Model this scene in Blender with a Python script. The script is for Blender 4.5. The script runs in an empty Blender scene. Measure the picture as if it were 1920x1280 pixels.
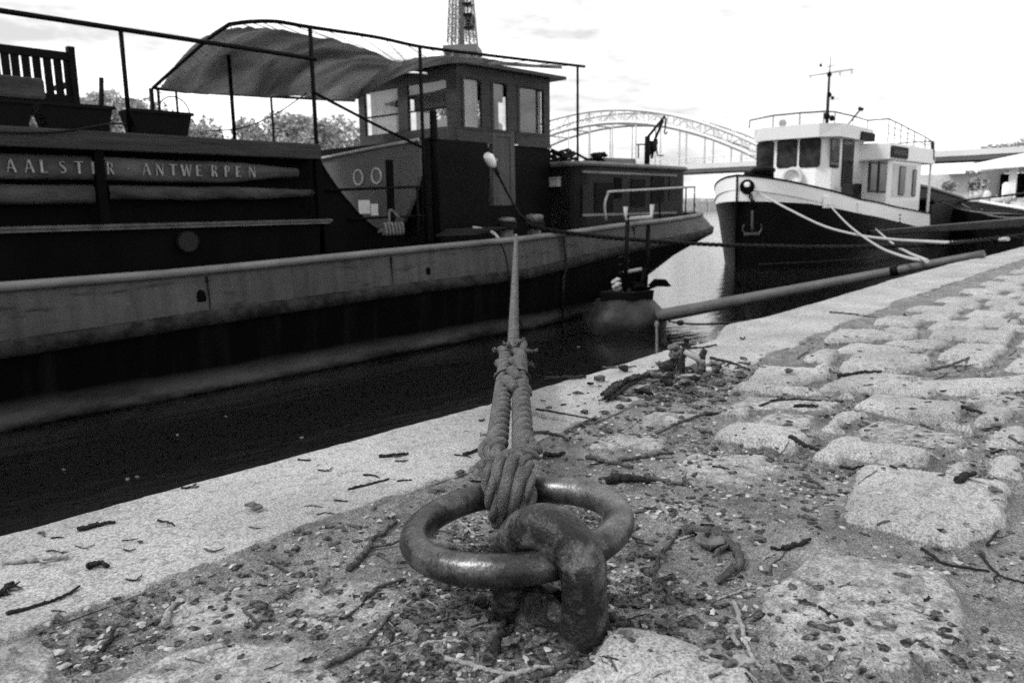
import bpy, math, random
import numpy as np
from math import radians, sin, cos, pi, sqrt
from mathutils import Vector, Matrix
from mathutils.bvhtree import BVHTree

random.seed(7)
rng = np.random.default_rng(7)
SC = bpy.context.scene
COL = SC.collection

# ------------------------------------------------------------------ camera
FPX, EYE = 1460.0, 0.56                      # focal length in photo pixels, eye height over the quay
PITCH, ROLL, YAW = radians(9.7), radians(0.9), radians(41.7)
fw = np.array([cos(YAW) * cos(PITCH), sin(YAW) * cos(PITCH), -sin(PITCH)])
_r0 = np.cross(fw, [0, 0, 1.0]); _r0 /= np.linalg.norm(_r0)
_u0 = np.cross(_r0, fw)
rt = cos(ROLL) * _r0 - sin(ROLL) * _u0
up = sin(ROLL) * _r0 + cos(ROLL) * _u0
CAM = np.array([0, 0, EYE])
cd = bpy.data.cameras.new('camera')
cam = bpy.data.objects.new('camera', cd)
COL.objects.link(cam)
M = Matrix(((rt[0], up[0], -fw[0], 0), (rt[1], up[1], -fw[1], 0), (rt[2], up[2], -fw[2], EYE), (0, 0, 0, 1)))
cam.matrix_world = M
cd.sensor_width = 36
cd.lens = FPX / 1920 * 36
cd.clip_start = 0.05
cd.clip_end = 6000
cd.dof.use_dof = True
cd.dof.focus_distance = 1.42
cd.dof.aperture_fstop = 7.0
SC.camera = cam

# ------------------------------------------------------------------ sky, sun, exposure
SUN_EL, SUN_AZ = radians(47), radians(148)   # azimuth measured from +X towards +Y
w = bpy.data.worlds.new('World')
SC.world = w
w.use_nodes = True
nt = w.node_tree
nt.nodes.clear()
out = nt.nodes.new('ShaderNodeOutputWorld')
bg = nt.nodes.new('ShaderNodeBackground')
sky = nt.nodes.new('ShaderNodeTexSky')
sky.sky_type = 'NISHITA'
sky.sun_disc = False
sky.sun_elevation = SUN_EL
sky.sun_rotation = radians(90) - SUN_AZ
sky.dust_density = 3
bw = nt.nodes.new('ShaderNodeRGBToBW')
tc = nt.nodes.new('ShaderNodeTexCoord')
mp = nt.nodes.new('ShaderNodeMapping'); mp.inputs['Scale'].default_value = (2.2, 2.2, 9.0)
nz = nt.nodes.new('ShaderNodeTexNoise'); nz.inputs['Scale'].default_value = 1.6; nz.inputs['Detail'].default_value = 7; nz.inputs['Roughness'].default_value = .6
rp = nt.nodes.new('ShaderNodeValToRGB')
rp.color_ramp.elements[0].position = .38; rp.color_ramp.elements[0].color = (.46, .46, .46, 1)
rp.color_ramp.elements[1].position = .56; rp.color_ramp.elements[1].color = (1.0, 1.0, 1.0, 1)
cl = nt.nodes.new('ShaderNodeMath'); cl.operation = 'MULTIPLY'; cl.inputs[1].default_value = 11.5
mx = nt.nodes.new('ShaderNodeMix'); mx.data_type = 'FLOAT'; mx.inputs[0].default_value = .86
L = nt.links.new
L(tc.outputs['Generated'], mp.inputs['Vector']); L(mp.outputs[0], nz.inputs['Vector']); L(nz.outputs[0], rp.inputs[0])
L(rp.outputs[0], cl.inputs[0]); L(sky.outputs[0], bw.inputs[0])
L(bw.outputs[0], mx.inputs[2]); L(cl.outputs[0], mx.inputs[3]); L(mx.outputs[0], bg.inputs['Color'])
bg.inputs['Strength'].default_value = 0.12
L(bg.outputs[0], out.inputs['Surface'])
sl = bpy.data.lights.new('sun', 'SUN'); sl.energy = 2.0; sl.angle = radians(11); sl.color = (1, 1, 1)
so = bpy.data.objects.new('sun', sl); COL.objects.link(so)
sd = Vector((cos(SUN_AZ) * cos(SUN_EL), sin(SUN_AZ) * cos(SUN_EL), sin(SUN_EL)))
so.rotation_euler = (-sd).to_track_quat('-Z', 'Y').to_euler()
SC.view_settings.view_transform = 'Standard'
SC.view_settings.look = 'None'
SC.view_settings.gamma = 1
SC.view_settings.exposure = 0.36
SC.cycles.use_denoising = False
SC.cycles.max_bounces = 8
SC.cycles.use_adaptive_sampling = True
SC.cycles.adaptive_threshold = 0.022
SC.cycles.adaptive_min_samples = 12

# ------------------------------------------------------------------ measuring helpers (photo pixel -> point on a real plane)
def ray(x, y):
    return fw + (x - 960) / FPX * rt - (y - 640) / FPX * up
def Pz(x, y, z=0.0):
    d = ray(x, y); return CAM + d * (z - EYE) / d[2]
def Py(x, y, Y):
    d = ray(x, y); return CAM + d * Y / d[1]
def Px(x, y, X):
    d = ray(x, y); return CAM + d * X / d[0]
def lerp(a, b, t): return a + (b - a) * t
def itp(x, tab): return float(np.interp(x, [t[0] for t in tab], [t[1] for t in tab]))

# ------------------------------------------------------------------ mesh helpers
class MB:
    def __init__(s): s.v = []; s.f = []; s.sm = []
    def add(s, vs, fs, smooth=False):
        n = len(s.v); s.v += [tuple(map(float, p)) for p in vs]
        s.f += [tuple(i + n for i in f) for f in fs]; s.sm += [smooth] * len(fs); return s
    def box(s, a, b):
        (x0, y0, z0), (x1, y1, z1) = np.minimum(a, b), np.maximum(a, b)
        return s.add([(x0, y0, z0), (x1, y0, z0), (x1, y1, z0), (x0, y1, z0), (x0, y0, z1), (x1, y0, z1), (x1, y1, z1), (x0, y1, z1)],
                     [(0, 3, 2, 1), (4, 5, 6, 7), (0, 1, 5, 4), (1, 2, 6, 5), (2, 3, 7, 6), (3, 0, 4, 7)])
    def hexa(s, q0, q1):        # two quads
        return s.add(list(q0) + list(q1), [(0, 3, 2, 1), (4, 5, 6, 7), (0, 1, 5, 4), (1, 2, 6, 5), (2, 3, 7, 6), (3, 0, 4, 7)])
    def prism(s, poly, off):
        n = len(poly); off = np.array(off, float)
        vs = [np.array(p, float) for p in poly] + [np.array(p, float) + off for p in poly]
        fs = [tuple(range(n))[::-1], tuple(range(n, 2 * n))] + [(i, (i + 1) % n, (i + 1) % n + n, i + n) for i in range(n)]
        return s.add(vs, fs)
    def bar(s, p, q, w, h=None, n=4): return s.tube([p, q], w / 2 * 1.2, n=n, smooth=False)
    def tube(s, pts, rad, n=8, closed=False, smooth=True, cap=True, flat=(1, 1), upv=None):
        pts = np.array(pts, float); m = len(pts)
        rad = np.ones(m) * rad if np.isscalar(rad) else np.array(rad, float)
        if closed: tan = np.roll(pts, -1, 0) - np.roll(pts, 1, 0)
        else: tan = np.gradient(pts, axis=0)
        tan /= np.linalg.norm(tan, axis=1)[:, None] + 1e-12
        u = np.array(upv, float) if upv is not None else (np.array([0, 0, 1.0]) if abs(tan[0][2]) < .9 else np.array([1.0, 0, 0]))
        a = np.arange(n) * 2 * pi / n; ca, sa = np.cos(a) * flat[0], np.sin(a) * flat[1]
        vs = []
        for i in range(m):
            u = u - tan[i] * (u @ tan[i]); u /= np.linalg.norm(u) + 1e-12
            b = np.cross(tan[i], u)
            vs += list(pts[i] + rad[i] * (ca[:, None] * u + sa[:, None] * b))
        fs = []
        for i in range(m if closed else m - 1):
            k = (i + 1) % m
            for j in range(n): fs.append((i * n + j, i * n + (j + 1) % n, k * n + (j + 1) % n, k * n + j))
        s.add(vs, fs, smooth)
        if cap and not closed:
            nn = len(s.v) - len(vs)
            s.f += [tuple(nn + j for j in range(n))[::-1], tuple(nn + (m - 1) * n + j for j in range(n))]; s.sm += [False, False]
        return s
    def grid(s, P, smooth=True, wrap=False):
        P = np.array(P, float); a, b = P.shape[:2]
        fs = [(i * b + j, i * b + (j + 1) % b, (i + 1) * b + (j + 1) % b, (i + 1) * b + j) for i in range(a - 1) for j in range(b if wrap else b - 1)]
        return s.add(P.reshape(-1, 3), fs, smooth)
    def lathe(s, base, prof, n=16, axis=(0, 0, 1), smooth=True):
        ax = np.array(axis, float); ax /= np.linalg.norm(ax)
        u = np.cross(ax, [0, 1, 0.0]); 
        if np.linalg.norm(u) < .1: u = np.cross(ax, [1, 0, 0.0])
        u /= np.linalg.norm(u); v = np.cross(ax, u); base = np.array(base, float)
        P = [[base + ax * h + r * (cos(t) * u + sin(t) * v) for t in np.arange(n) * 2 * pi / n] for r, h in prof]
        s.grid(P, smooth, True)
        nn = len(s.v) - n * len(prof)
        s.f += [tuple(nn + j for j in range(n))[::-1], tuple(nn + (len(prof) - 1) * n + j for j in range(n))]; s.sm += [False, False]
        return s
    def blob(s, c, r, seed=0, jit=.2, sub=1):
        vs, fs = ICO[sub]
        g = np.random.default_rng(seed)
        k = 1 + jit * (g.random(len(vs)) - .5) * 2
        return s.add(np.array(c) + vs * k[:, None] * np.array(r), fs, sub > 0)
    def build(s, name, mat, parent=None, label=None, bevel=0, loc=None):
        me = bpy.data.meshes.new(name)
        off = np.zeros(3)
        if parent is not None: off = np.array(WPOS[parent.name])
        elif loc is not None: off = np.array(loc, float)
        v = np.array(s.v, float) - off
        me.from_pydata(v.tolist(), [], s.f)
        me.polygons.foreach_set('use_smooth', s.sm)
        me.materials.append(mat); me.update()
        o = bpy.data.objects.new(name, me); COL.objects.link(o)
        if parent is not None: o.parent = parent
        elif loc is not None: o.location = loc
        WPOS[o.name] = off
        if bevel:
            m = o.modifiers.new('bevel', 'BEVEL'); m.width = bevel; m.segments = 2; m.limit_method = 'ANGLE'
        if label: o['label'] = label
        return o
WPOS = {}
def _ico():
    t = (1 + 5 ** .5) / 2
    v = np.array([(-1, t, 0), (1, t, 0), (-1, -t, 0), (1, -t, 0), (0, -1, t), (0, 1, t), (0, -1, -t), (0, 1, -t), (t, 0, -1), (t, 0, 1), (-t, 0, -1), (-t, 0, 1)], float)
    v /= np.linalg.norm(v[0])
    f = [(0, 11, 5), (0, 5, 1), (0, 1, 7), (0, 7, 10), (0, 10, 11), (1, 5, 9), (5, 11, 4), (11, 10, 2), (10, 7, 6), (7, 1, 8), (3, 9, 4), (3, 4, 2), (3, 2, 6), (3, 6, 8), (3, 8, 9), (4, 9, 5), (2, 4, 11), (6, 2, 10), (8, 6, 7), (9, 8, 1)]
    res = [(v, f)]
    for _ in range(2):
        v, f = res[-1]; v = list(v); cache = {}; nf = []
        def mid(a, b):
            k = (min(a, b), max(a, b))
            if k not in cache:
                m = v[a] + v[b]; v.append(m / np.linalg.norm(m)); cache[k] = len(v) - 1
            return cache[k]
        for a, b, c in f:
            x, y, z = mid(a, b), mid(b, c), mid(c, a); nf += [(a, x, z), (x, b, y), (z, y, c), (x, y, z)]
        res.append((np.array(v), nf))
    return res
ICO = _ico()
def thing(name, label, cat, loc=(0, 0, 0), group=None):
    o = bpy.data.objects.new(name, None); COL.objects.link(o); o.location = loc; o.empty_display_size = .1
    WPOS[o.name] = np.array(loc, float)
    o['label'] = label; o['category'] = cat
    if group: o['group'] = group
    return o
def tag(o, label, cat, group=None):
    o['label'] = label; o['category'] = cat
    if group: o['group'] = group
    return o
def kind(o, k): o['kind'] = k; return o
def smoothpath(pts, n):
    pts = np.array(pts, float); m = len(pts)
    Q = np.vstack([2 * pts[0] - pts[1], pts, 2 * pts[-1] - pts[-2]])
    o = []
    for t in np.linspace(0, m - 1 - 1e-9, n):
        i = int(t); f = t - i; p0, p1, p2, p3 = Q[i:i + 4]
        o.append(.5 * ((2 * p1) + (p2 - p0) * f + (2 * p0 - 5 * p1 + 4 * p2 - p3) * f * f + (3 * p1 - p0 - 3 * p2 + p3) * f ** 3))
    return np.array(o)
def sag(p, q, s, n=24):
    t = np.linspace(0, 1, n)[:, None]; P = np.array(p) * (1 - t) + np.array(q) * t
    P[:, 2] -= (s * 4 * t * (1 - t))[:, 0]; return P
def rope_mesh(mb, path, R, pitch=None, strands=3, n=7, taper=None, step=None):
    path = np.array(path, float)
    seg = np.linalg.norm(np.diff(path, axis=0), axis=1); s = np.concatenate([[0], np.cumsum(seg)])
    pitch = pitch or R * 7
    N = max(8, int(s[-1] / (step or pitch / 12)))
    ss = np.linspace(0, s[-1], N)
    C = np.stack([np.interp(ss, s, path[:, i]) for i in range(3)], 1)
    tan = np.gradient(C, axis=0); tan /= np.linalg.norm(tan, axis=1)[:, None]
    u = np.array([0, 0, 1.0]) if abs(tan[0][2]) < .9 else np.array([1.0, 0, 0])
    U = []; 
    for i in range(N):
        u = u - tan[i] * (u @ tan[i]); u /= np.linalg.norm(u); U.append(u)
    U = np.array(U); B = np.cross(tan, U)
    Rr = R if taper is None else R * np.interp(ss / s[-1], [0, 1], taper)
    Rr = np.ones(N) * Rr
    for k in range(strands):
        a = 2 * pi * (ss / pitch + k / strands)
        H = C + (np.cos(a) * Rr * .55)[:, None] * U + (np.sin(a) * Rr * .55)[:, None] * B
        mb.tube(H, Rr * .49, n=n)
    return mb
def vnoise(x, y, s, seed=0):        # value noise on arrays
    x = np.asarray(x) / s; y = np.asarray(y) / s
    xi = np.floor(x).astype(np.int64); yi = np.floor(y).astype(np.int64); fx = x - xi; fy = y - yi
    fx = fx * fx * (3 - 2 * fx); fy = fy * fy * (3 - 2 * fy)
    def h(a, b):
        n = (a * 374761393 + b * 668265263 + seed * 982451653) & 0x7fffffff
        n = ((n ^ (n >> 13)) * 1274126177) & 0x7fffffff
        return ((n ^ (n >> 16)) & 0xffff) / 65535.0
    return (h(xi, yi) * (1 - fx) + h(xi + 1, yi) * fx) * (1 - fy) + (h(xi, yi + 1) * (1 - fx) + h(xi + 1, yi + 1) * fx) * fy
def fbm(x, y, s, o=4, seed=0):
    r = 0; a = .5
    for i in range(o): r = r + a * (vnoise(x, y, s, seed + i) - .5); s /= 2.1; a *= .55
    return r

# ------------------------------------------------------------------ materials (greys only: the photograph is black and white)
def mat(name, v, rough=.6, var=.25, scale=6, spec=.3, metal=0, bump=.1, bscale=40, stretch=(1, 1, 1), v2=None, thr=(.4, .62), fine=0):
    m = bpy.data.materials.new(name); m.use_nodes = True; t = m.node_tree; b = t.nodes['Principled BSDF']
    tc = t.nodes.new('ShaderNodeTexCoord'); mp = t.nodes.new('ShaderNodeMapping'); mp.inputs['Scale'].default_value = stretch
    t.links.new(tc.outputs['Object'], mp.inputs['Vector'])
    n = t.nodes.new('ShaderNodeTexNoise'); n.inputs['Scale'].default_value = scale; n.inputs['Detail'].default_value = 8; n.inputs['Roughness'].default_value = .65
    t.links.new(mp.outputs[0], n.inputs['Vector'])
    r = t.nodes.new('ShaderNodeValToRGB'); e = r.color_ramp.elements
    lo, hi = (v * (1 - var), v * (1 + var)) if v2 is None else (v, v2)
    e[0].position = thr[0] if v2 is not None else .25; e[1].position = thr[1] if v2 is not None else .75
    e[0].color = (lo, lo, lo, 1); e[1].color = (hi, hi, hi, 1)
    t.links.new(n.outputs[0], r.inputs[0])
    col = r.outputs[0]
    if fine:
        n3 = t.nodes.new('ShaderNodeTexNoise'); n3.inputs['Scale'].default_value = fine; n3.inputs['Detail'].default_value = 2
        t.links.new(tc.outputs['Object'], n3.inputs['Vector'])
        r3 = t.nodes.new('ShaderNodeMapRange'); r3.inputs[1].default_value = .3; r3.inputs[2].default_value = .7; r3.inputs[3].default_value = .55; r3.inputs[4].default_value = 1.35
        t.links.new(n3.outputs[0], r3.inputs[0])
        mm = t.nodes.new('ShaderNodeMix'); mm.data_type = 'RGBA'; mm.blend_type = 'MULTIPLY'; mm.inputs[0].default_value = 1
        t.links.new(col, mm.inputs[6]); t.links.new(r3.outputs[0], mm.inputs[7]); col = mm.outputs[2]
    t.links.new(col, b.inputs['Base Color'])
    b.inputs['Roughness'].default_value = rough; b.inputs['Metallic'].default_value = metal; b.inputs['Specular IOR Level'].default_value = spec
    if bump:
        n2 = t.nodes.new('ShaderNodeTexNoise'); n2.inputs['Scale'].default_value = bscale; n2.inputs['Detail'].default_value = 6
        t.links.new(mp.outputs[0], n2.inputs['Vector'])
        bp = t.nodes.new('ShaderNodeBump'); bp.inputs['Strength'].default_value = bump; bp.inputs['Distance'].default_value = .02
        t.links.new(n2.outputs[0], bp.inputs['Height']); t.links.new(bp.outputs[0], b.inputs['Normal'])
    m['col'] = v
    return m
M_ = dict(
    black=mat('black_hull_paint', .0028, .6, .5, 3, .03, bump=.15, bscale=8, stretch=(1, 1, .3)),
    dark=mat('dark_steel', .0042, .55, .5, 5, .05, bump=.1),
    darkwood=mat('dark_wood', .042, .6, .45, 3, .15, bump=.2, bscale=18, stretch=(.6, .6, 6)),
    timber=mat('weathered_timber', .034, .8, .55, 2.2, .15, bump=.4, bscale=10, stretch=(.5, 1, 7)),
    planter=mat('dark_planter', .007, .7, .3, 4, .04),
    greyband=mat('grey_hull_paint', .105, .6, .2, 1.1, .2, bump=.12, bscale=6, stretch=(.5, .5, 1)),
    rust=mat('rusty_strake', .03, .8, .3, 5, .15, bump=.6, bscale=14, v2=.008, thr=(.42, .58)),
    cap=mat('worn_rail_paint', .17, .55, .3, 3.5, .3, bump=.3, bscale=12, v2=.07, thr=(.38, .72), stretch=(.5, 1, 1)),
    cabingrey=mat('grey_cabin_paint', .13, .55, .15, 2, .25),
    tarp=mat('grey_tarpaulin', .035, .75, .3, 2.5, .2, bump=.9, bscale=5, v2=.09, thr=(.42, .64), stretch=(.5, 1, 1.2)),
    tarplow=mat('creased_tarpaulin', .02, .75, .3, 2.5, .2, bump=.9, bscale=5, v2=.06, thr=(.4, .66), stretch=(.6, 1, 1.6)),
    letter=mat('white_lettering', .26, .7, .5, 14, .2),
    white=mat('white_paint', .78, .45, .06, 1.5, .3, bump=.05),
    offwhite=mat('dull_white_paint', .5, .6, .2, 2, .3),
    glassdark=mat('dark_window_glass', .006, .1, .7, 2.5, .07, bump=.05, bscale=2, v2=.035, thr=(.4, .6)),
    curtain=mat('pale_curtain', .55, .9, .2, 3, .05),
    galv=mat('galvanised_tube', .30, .45, .3, 6, .4, bump=.15),
    spar=mat('painted_spar', .075, .55, .45, 5, .35, bump=.1),
    rail=mat('pale_worn_rail', .30, .5, .4, 14, .3),
    roperaw=mat('hemp_rope', .20, .95, .5, 22, .1, bump=1.0, bscale=360, fine=520),
    ropepale=mat('pale_rope', .36, .9, .2, 20, .1),
    ropedark=mat('dark_cable', .012, .75, .3, 10, .1),
    iron=mat('worn_iron', .035, .36, .4, 12, .5, metal=.7, bump=.12, bscale=60, v2=.20, thr=(.46, .76), fine=300),
    irondark=mat('rusted_iron', .022, .42, .4, 18, .4, metal=.6, bump=.3, bscale=80, v2=.22, thr=(.50, .74), fine=380),
    float_=mat('float_steel', .012, .45, .4, 2.2, .15, bump=.3, bscale=10, v2=.05, thr=(.42, .68)),
    stick=mat('twig_bark', .045, .9, .5, 60, .15, bump=.6, bscale=160, v2=.12, thr=(.4, .68)),
    stickpale=mat('dry_pale_twig', .16, .85, .4, 60, .15, bump=.5, bscale=160, v2=.33, thr=(.35, .65)),
    stickdark=mat('wet_dark_twig', .018, .85, .5, 60, .2, bump=.6, bscale=160),
    leaf=mat('dead_leaf', .06, .7, .5, 40, .25, bump=.4, bscale=90, v2=.14, thr=(.35, .65)),
    leafpale=mat('dry_pale_leaf', .25, .7, .4, 40, .25, bump=.4, bscale=90),
    wetbark=mat('rotten_bark', .02, .95, .5, 30, .2, bump=1, bscale=70, v2=.06, thr=(.4, .65)),
    chip=mat('litter_chips', .012, .9, .6, 120, .15, bump=.3, v2=.10, thr=(.42, .62)),
    pebble=mat('pale_pebbles', .16, .8, .5, 55, .3, bump=.3, v2=.42, thr=(.35, .65)),
    foliage=mat('tree_leaves', .20, .8, .5, .25, .1, bump=0, v2=.50, thr=(.3, .7)),
    trunk=mat('tree_bark', .07, .9, .3, 2, .1),
    bridge=mat('pale_bridge_steel', .62, .6, .12, .2, .2, bump=0),
    bridgedeck=mat('bridge_deck_steel', .10, .7, .2, .2, .2, bump=0),
    tower=mat('tower_iron', .13, .7, .2, .1, .2, bump=0),
    stonefar=mat('embankment_stone', .55, .9, .25, .15, .1, bump=0, fine=1.2),
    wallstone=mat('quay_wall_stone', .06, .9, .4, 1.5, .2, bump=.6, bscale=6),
    tug=mat('white_hull_paint', .76, .4, .05, 1.2, .35, bump=.04),
    tugblack=mat('black_tug_hull', .005, .45, .4, 1.5, .1, bump=.06, bscale=3),
    barge2=mat('dark_far_hull', .02, .6, .4, 1.2, .1, bump=0),
)
def glass(name, tint=.85, gl=.15):
    m = bpy.data.materials.new(name); m.use_nodes = True; t = m.node_tree; t.nodes.clear()
    o = t.nodes.new('ShaderNodeOutputMaterial'); a = t.nodes.new('ShaderNodeBsdfTransparent'); a.inputs[0].default_value = (tint,) * 3 + (1,)
    g = t.nodes.new('ShaderNodeBsdfGlossy'); g.inputs['Roughness'].default_value = .05; g.inputs[0].default_value = (.9, .9, .9, 1)
    x = t.nodes.new('ShaderNodeMixShader'); x.inputs[0].default_value = gl
    t.links.new(a.outputs[0], x.inputs[1]); t.links.new(g.outputs[0], x.inputs[2]); t.links.new(x.outputs[0], o.inputs[0]); return m
M_['glass'] = glass('window_glass', .85, .07)
def cloth(name, d, tr):
    m = bpy.data.materials.new(name); m.use_nodes = True; t = m.node_tree; t.nodes.clear()
    o = t.nodes.new('ShaderNodeOutputMaterial'); a = t.nodes.new('ShaderNodeBsdfDiffuse'); a.inputs[0].default_value = (d, d, d, 1)
    g = t.nodes.new('ShaderNodeBsdfTranslucent'); g.inputs[0].default_value = (tr, tr, tr, 1)
    x = t.nodes.new('ShaderNodeMixShader'); x.inputs[0].default_value = .5
    t.links.new(a.outputs[0], x.inputs[1]); t.links.new(g.outputs[0], x.inputs[2]); t.links.new(x.outputs[0], o.inputs[0]); return m
M_['curtain'] = cloth('pale_curtain_cloth', .6, .88)
M_['awning'] = cloth('awning_canvas', .20, .30)
_t = M_['awning'].node_tree; _tc = _t.nodes.new('ShaderNodeTexCoord'); _mp = _t.nodes.new('ShaderNodeMapping'); _mp.inputs['Scale'].default_value = (1.6, .35, 1); _mp.inputs['Rotation'].default_value = (0, 0, .5)
_n = _t.nodes.new('ShaderNodeTexNoise'); _n.inputs['Scale'].default_value = 1.3; _n.inputs['Detail'].default_value = 7; _n.inputs['Distortion'].default_value = .6
_r = _t.nodes.new('ShaderNodeMapRange'); _r.inputs[1].default_value = .3; _r.inputs[2].default_value = .7; _r.inputs[3].default_value = .20; _r.inputs[4].default_value = .52  # streaks in the canvas colour: stains plus painted fold shading
_t.links.new(_tc.outputs['Object'], _mp.inputs['Vector']); _t.links.new(_mp.outputs[0], _n.inputs['Vector']); _t.links.new(_n.outputs[0], _r.inputs[0])
for _nd in _t.nodes:
    if _nd.type in ('BSDF_DIFFUSE', 'BSDF_TRANSLUCENT'): _t.links.new(_r.outputs[0], _nd.inputs[0])

def ground_mat(name, coping=False):
    m = bpy.data.materials.new(name); m.use_nodes = True; t = m.node_tree; b = t.nodes['Principled BSDF']; N = t.nodes.new; K = t.links.new
    tc = N('ShaderNodeTexCoord')
    def noise(s, d=6, r=.6):
        n = N('ShaderNodeTexNoise'); n.inputs['Scale'].default_value = s; n.inputs['Detail'].default_value = d; n.inputs['Roughness'].default_value = r
        K(tc.outputs['Object'], n.inputs['Vector']); return n.outputs[0]
    def ramp(x, p0, c0, p1, c1):
        r = N('ShaderNodeMapRange'); r.clamp = True; r.inputs[1].default_value = p0; r.inputs[2].default_value = p1; r.inputs[3].default_value = c0; r.inputs[4].default_value = c1
        K(x, r.inputs[0]); return r.outputs[0]
    def op(o, a, c):
        q = N('ShaderNodeMath'); q.operation = o
        for i, z in enumerate((a, c)):
            if isinstance(z, (int, float)): q.inputs[i].default_value = z
            else: K(z, q.inputs[i])
        return q.outputs[0]
    stone = op('MULTIPLY', ramp(noise(3.2, 7, .62), .3, .21, .72, .39), op('MULTIPLY', ramp(noise(210, 4, .7), .36, .42, .60, 1.28), ramp(noise(44, 6, .75), .33, .5, .5, 1.08)))
    dirt = op('MULTIPLY', ramp(noise(9, 8, .7), .3, .045, .7, .185), op('MULTIPLY', ramp(noise(330, 3), .36, .40, .66, 1.75), ramp(noise(85, 5, .7), .35, .6, .6, 1.3)))
    at = N('ShaderNodeAttribute'); at.attribute_name = 'stone'
    fac = op('ADD', at.outputs['Fac'], op('MULTIPLY', op('SUBTRACT', noise(34, 7, .72), .5), 1.35))
    fac = ramp(fac, .38, 0, .60, 1)
    mx = N('ShaderNodeMix'); mx.data_type = 'FLOAT'; K(fac, mx.inputs[0]); K(dirt, mx.inputs[2]); K(stone, mx.inputs[3])
    K(mx.outputs[0], b.inputs['Base Color'])
    b.inputs['Roughness'].default_value = .62; b.inputs['Specular IOR Level'].default_value = .3
    h = op('ADD', op('MULTIPLY', noise(300, 4), .5), op('ADD', op('MULTIPLY', noise(70, 5), .8), op('MULTIPLY', noise(900, 2), .25)))
    bp = N('ShaderNodeBump'); bp.inputs['Strength'].default_value = .8; bp.inputs['Distance'].default_value = .005
    K(h, bp.inputs['Height']); K(bp.outputs[0], b.inputs['Normal'])
    return m
M_['ground'] = ground_mat('cobbles_and_earth')

def water_mat():
    m = bpy.data.materials.new('river_water'); m.use_nodes = True; t = m.node_tree; b = t.nodes['Principled BSDF']; N = t.nodes.new; K = t.links.new
    b.inputs['Base Color'].default_value = (.006, .006, .006, 1); b.inputs['Roughness'].default_value = .06; b.inputs['IOR'].default_value = 1.33
    tc = N('ShaderNodeTexCoord'); mp = N('ShaderNodeMapping'); mp.inputs['Scale'].default_value = (.6, 1.9, 1); mp.inputs['Rotation'].default_value = (0, 0, radians(40)); K(tc.outputs['Object'], mp.inputs['Vector'])
    n = N('ShaderNodeTexNoise'); n.inputs['Scale'].default_value = 1.7; n.inputs['Detail'].default_value = 5; n.inputs['Roughness'].default_value = .55; K(mp.outputs[0], n.inputs['Vector'])
    bp = N('ShaderNodeBump'); bp.inputs['Strength'].default_value = .3; bp.inputs['Distance'].default_value = .05; K(n.outputs[0], bp.inputs['Height']); K(bp.outputs[0], b.inputs['Normal'])
    return m
M_['water'] = water_mat()

# ================================================================== SETTING
WZ = -1.15
EDGE = [(-6, 1.56)] + sorted([tuple(Pz(*p)[:2]) for p in [(0, 998), (200, 943), (470, 872), (700, 810), (900, 757), (1000, 727), (1130, 690), (1240, 655), (1335, 629), (1362, 606), (1420, 596), (1520, 568), (1640, 533), (1660, 526), (1790, 491)]]) + [(9.0, 1.70), (60, 1.74)]
def yedge(x): return np.interp(x, [e[0] for e in EDGE], [e[1] for e in EDGE])
INNER = [(-6, 1.15), (.3, 1.15), (1.15, 1.155), (1.9, 1.19), (2.6, 1.17), (3.4, 1.22), (5, 1.3), (60, 1.32)]
def yinner(x): return np.interp(x, [e[0] for e in INNER], [e[1] for e in INNER])

# stones: measured outlines first, then rows of setts
STONES = []
def stone_px(pts, h=.030, tilt=0):
    q = np.array([Pz(*p)[:2] for p in pts]); c = q.mean(0); STONES.append((c + (q - c) * 1.06, h))
stone_px([(1615, 868), (1890, 905), (1885, 975), (1800, 1018), (1578, 965)], .026)
stone_px([(1575, 680), (1600, 663), (1740, 666), (1748, 684), (1695, 696), (1580, 694)])
stone_px([(1750, 672), (1790, 645), (1892, 650), (1865, 672)])
stone_px([(1398, 712), (1425, 688), (1562, 694), (1555, 706), (1490, 722)])
stone_px([(1540, 726), (1600, 697), (1780, 714), (1745, 741)])
stone_px([(1603, 762), (1632, 739), (1812, 760), (1795, 786), (1700, 782)])
stone_px([(1430, 842), (1290, 842), (1250, 880), (1390, 908), (1485, 870)], .014)
stone_px([(1608, 795), (1660, 780), (1810, 813), (1800, 832), (1650, 828)], .015)
stone_px([(1410, 1100), (1540, 1020), (1780, 1055), (1820, 1180), (1700, 1250), (1470, 1190)], .013)
stone_px([(1040, 1285), (1175, 1165), (1300, 1190), (1500, 1290)], .02)
stone_px([(1540, 641), (1572, 621), (1722, 617), (1722, 631)])
stone_px([(1740, 632), (1752, 619), (1905, 621), (1892, 642)])
stone_px([(1095, 830), (1130, 805), (1260, 805), (1240, 835)], .012)
stone_px([(1410, 790), (1440, 765), (1540, 770), (1500, 800)], .014)
stone_px([(1180, 790), (1215, 762), (1320, 768), (1300, 790)], .013)
stone_px([(1350, 760), (1400, 735), (1580, 745), (1560, 762)], .012)
stone_px([(1640, 800 - 88), (1800, 705), (1925, 690), (1925, 726), (1790, 735)], .02)
stone_px([(1800, 745), (1830, 730), (1925, 735), (1925, 765)], .015)
stone_px([(1840, 880), (1850, 845), (1925, 845), (1925, 890)], .02)
stone_px([(1840, 830), (1870, 795), (1925, 790), (1925, 830)], .02)
stone_px([(150, 1290), (330, 1190), (560, 1170), (700, 1290)], .006)
stone_px([(-60, 1290), (0, 1215), (130, 1180), (80, 1290)], .012)
stone_px([(560, 1080), (690, 1060), (790, 1110), (650, 1170), (540, 1150)], .006)
stone_px([(300, 1130), (380, 1090), (520, 1080), (480, 1150), (330, 1180)], .006)
NEXP = len(STONES)
g = np.random.default_rng(3)
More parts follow.
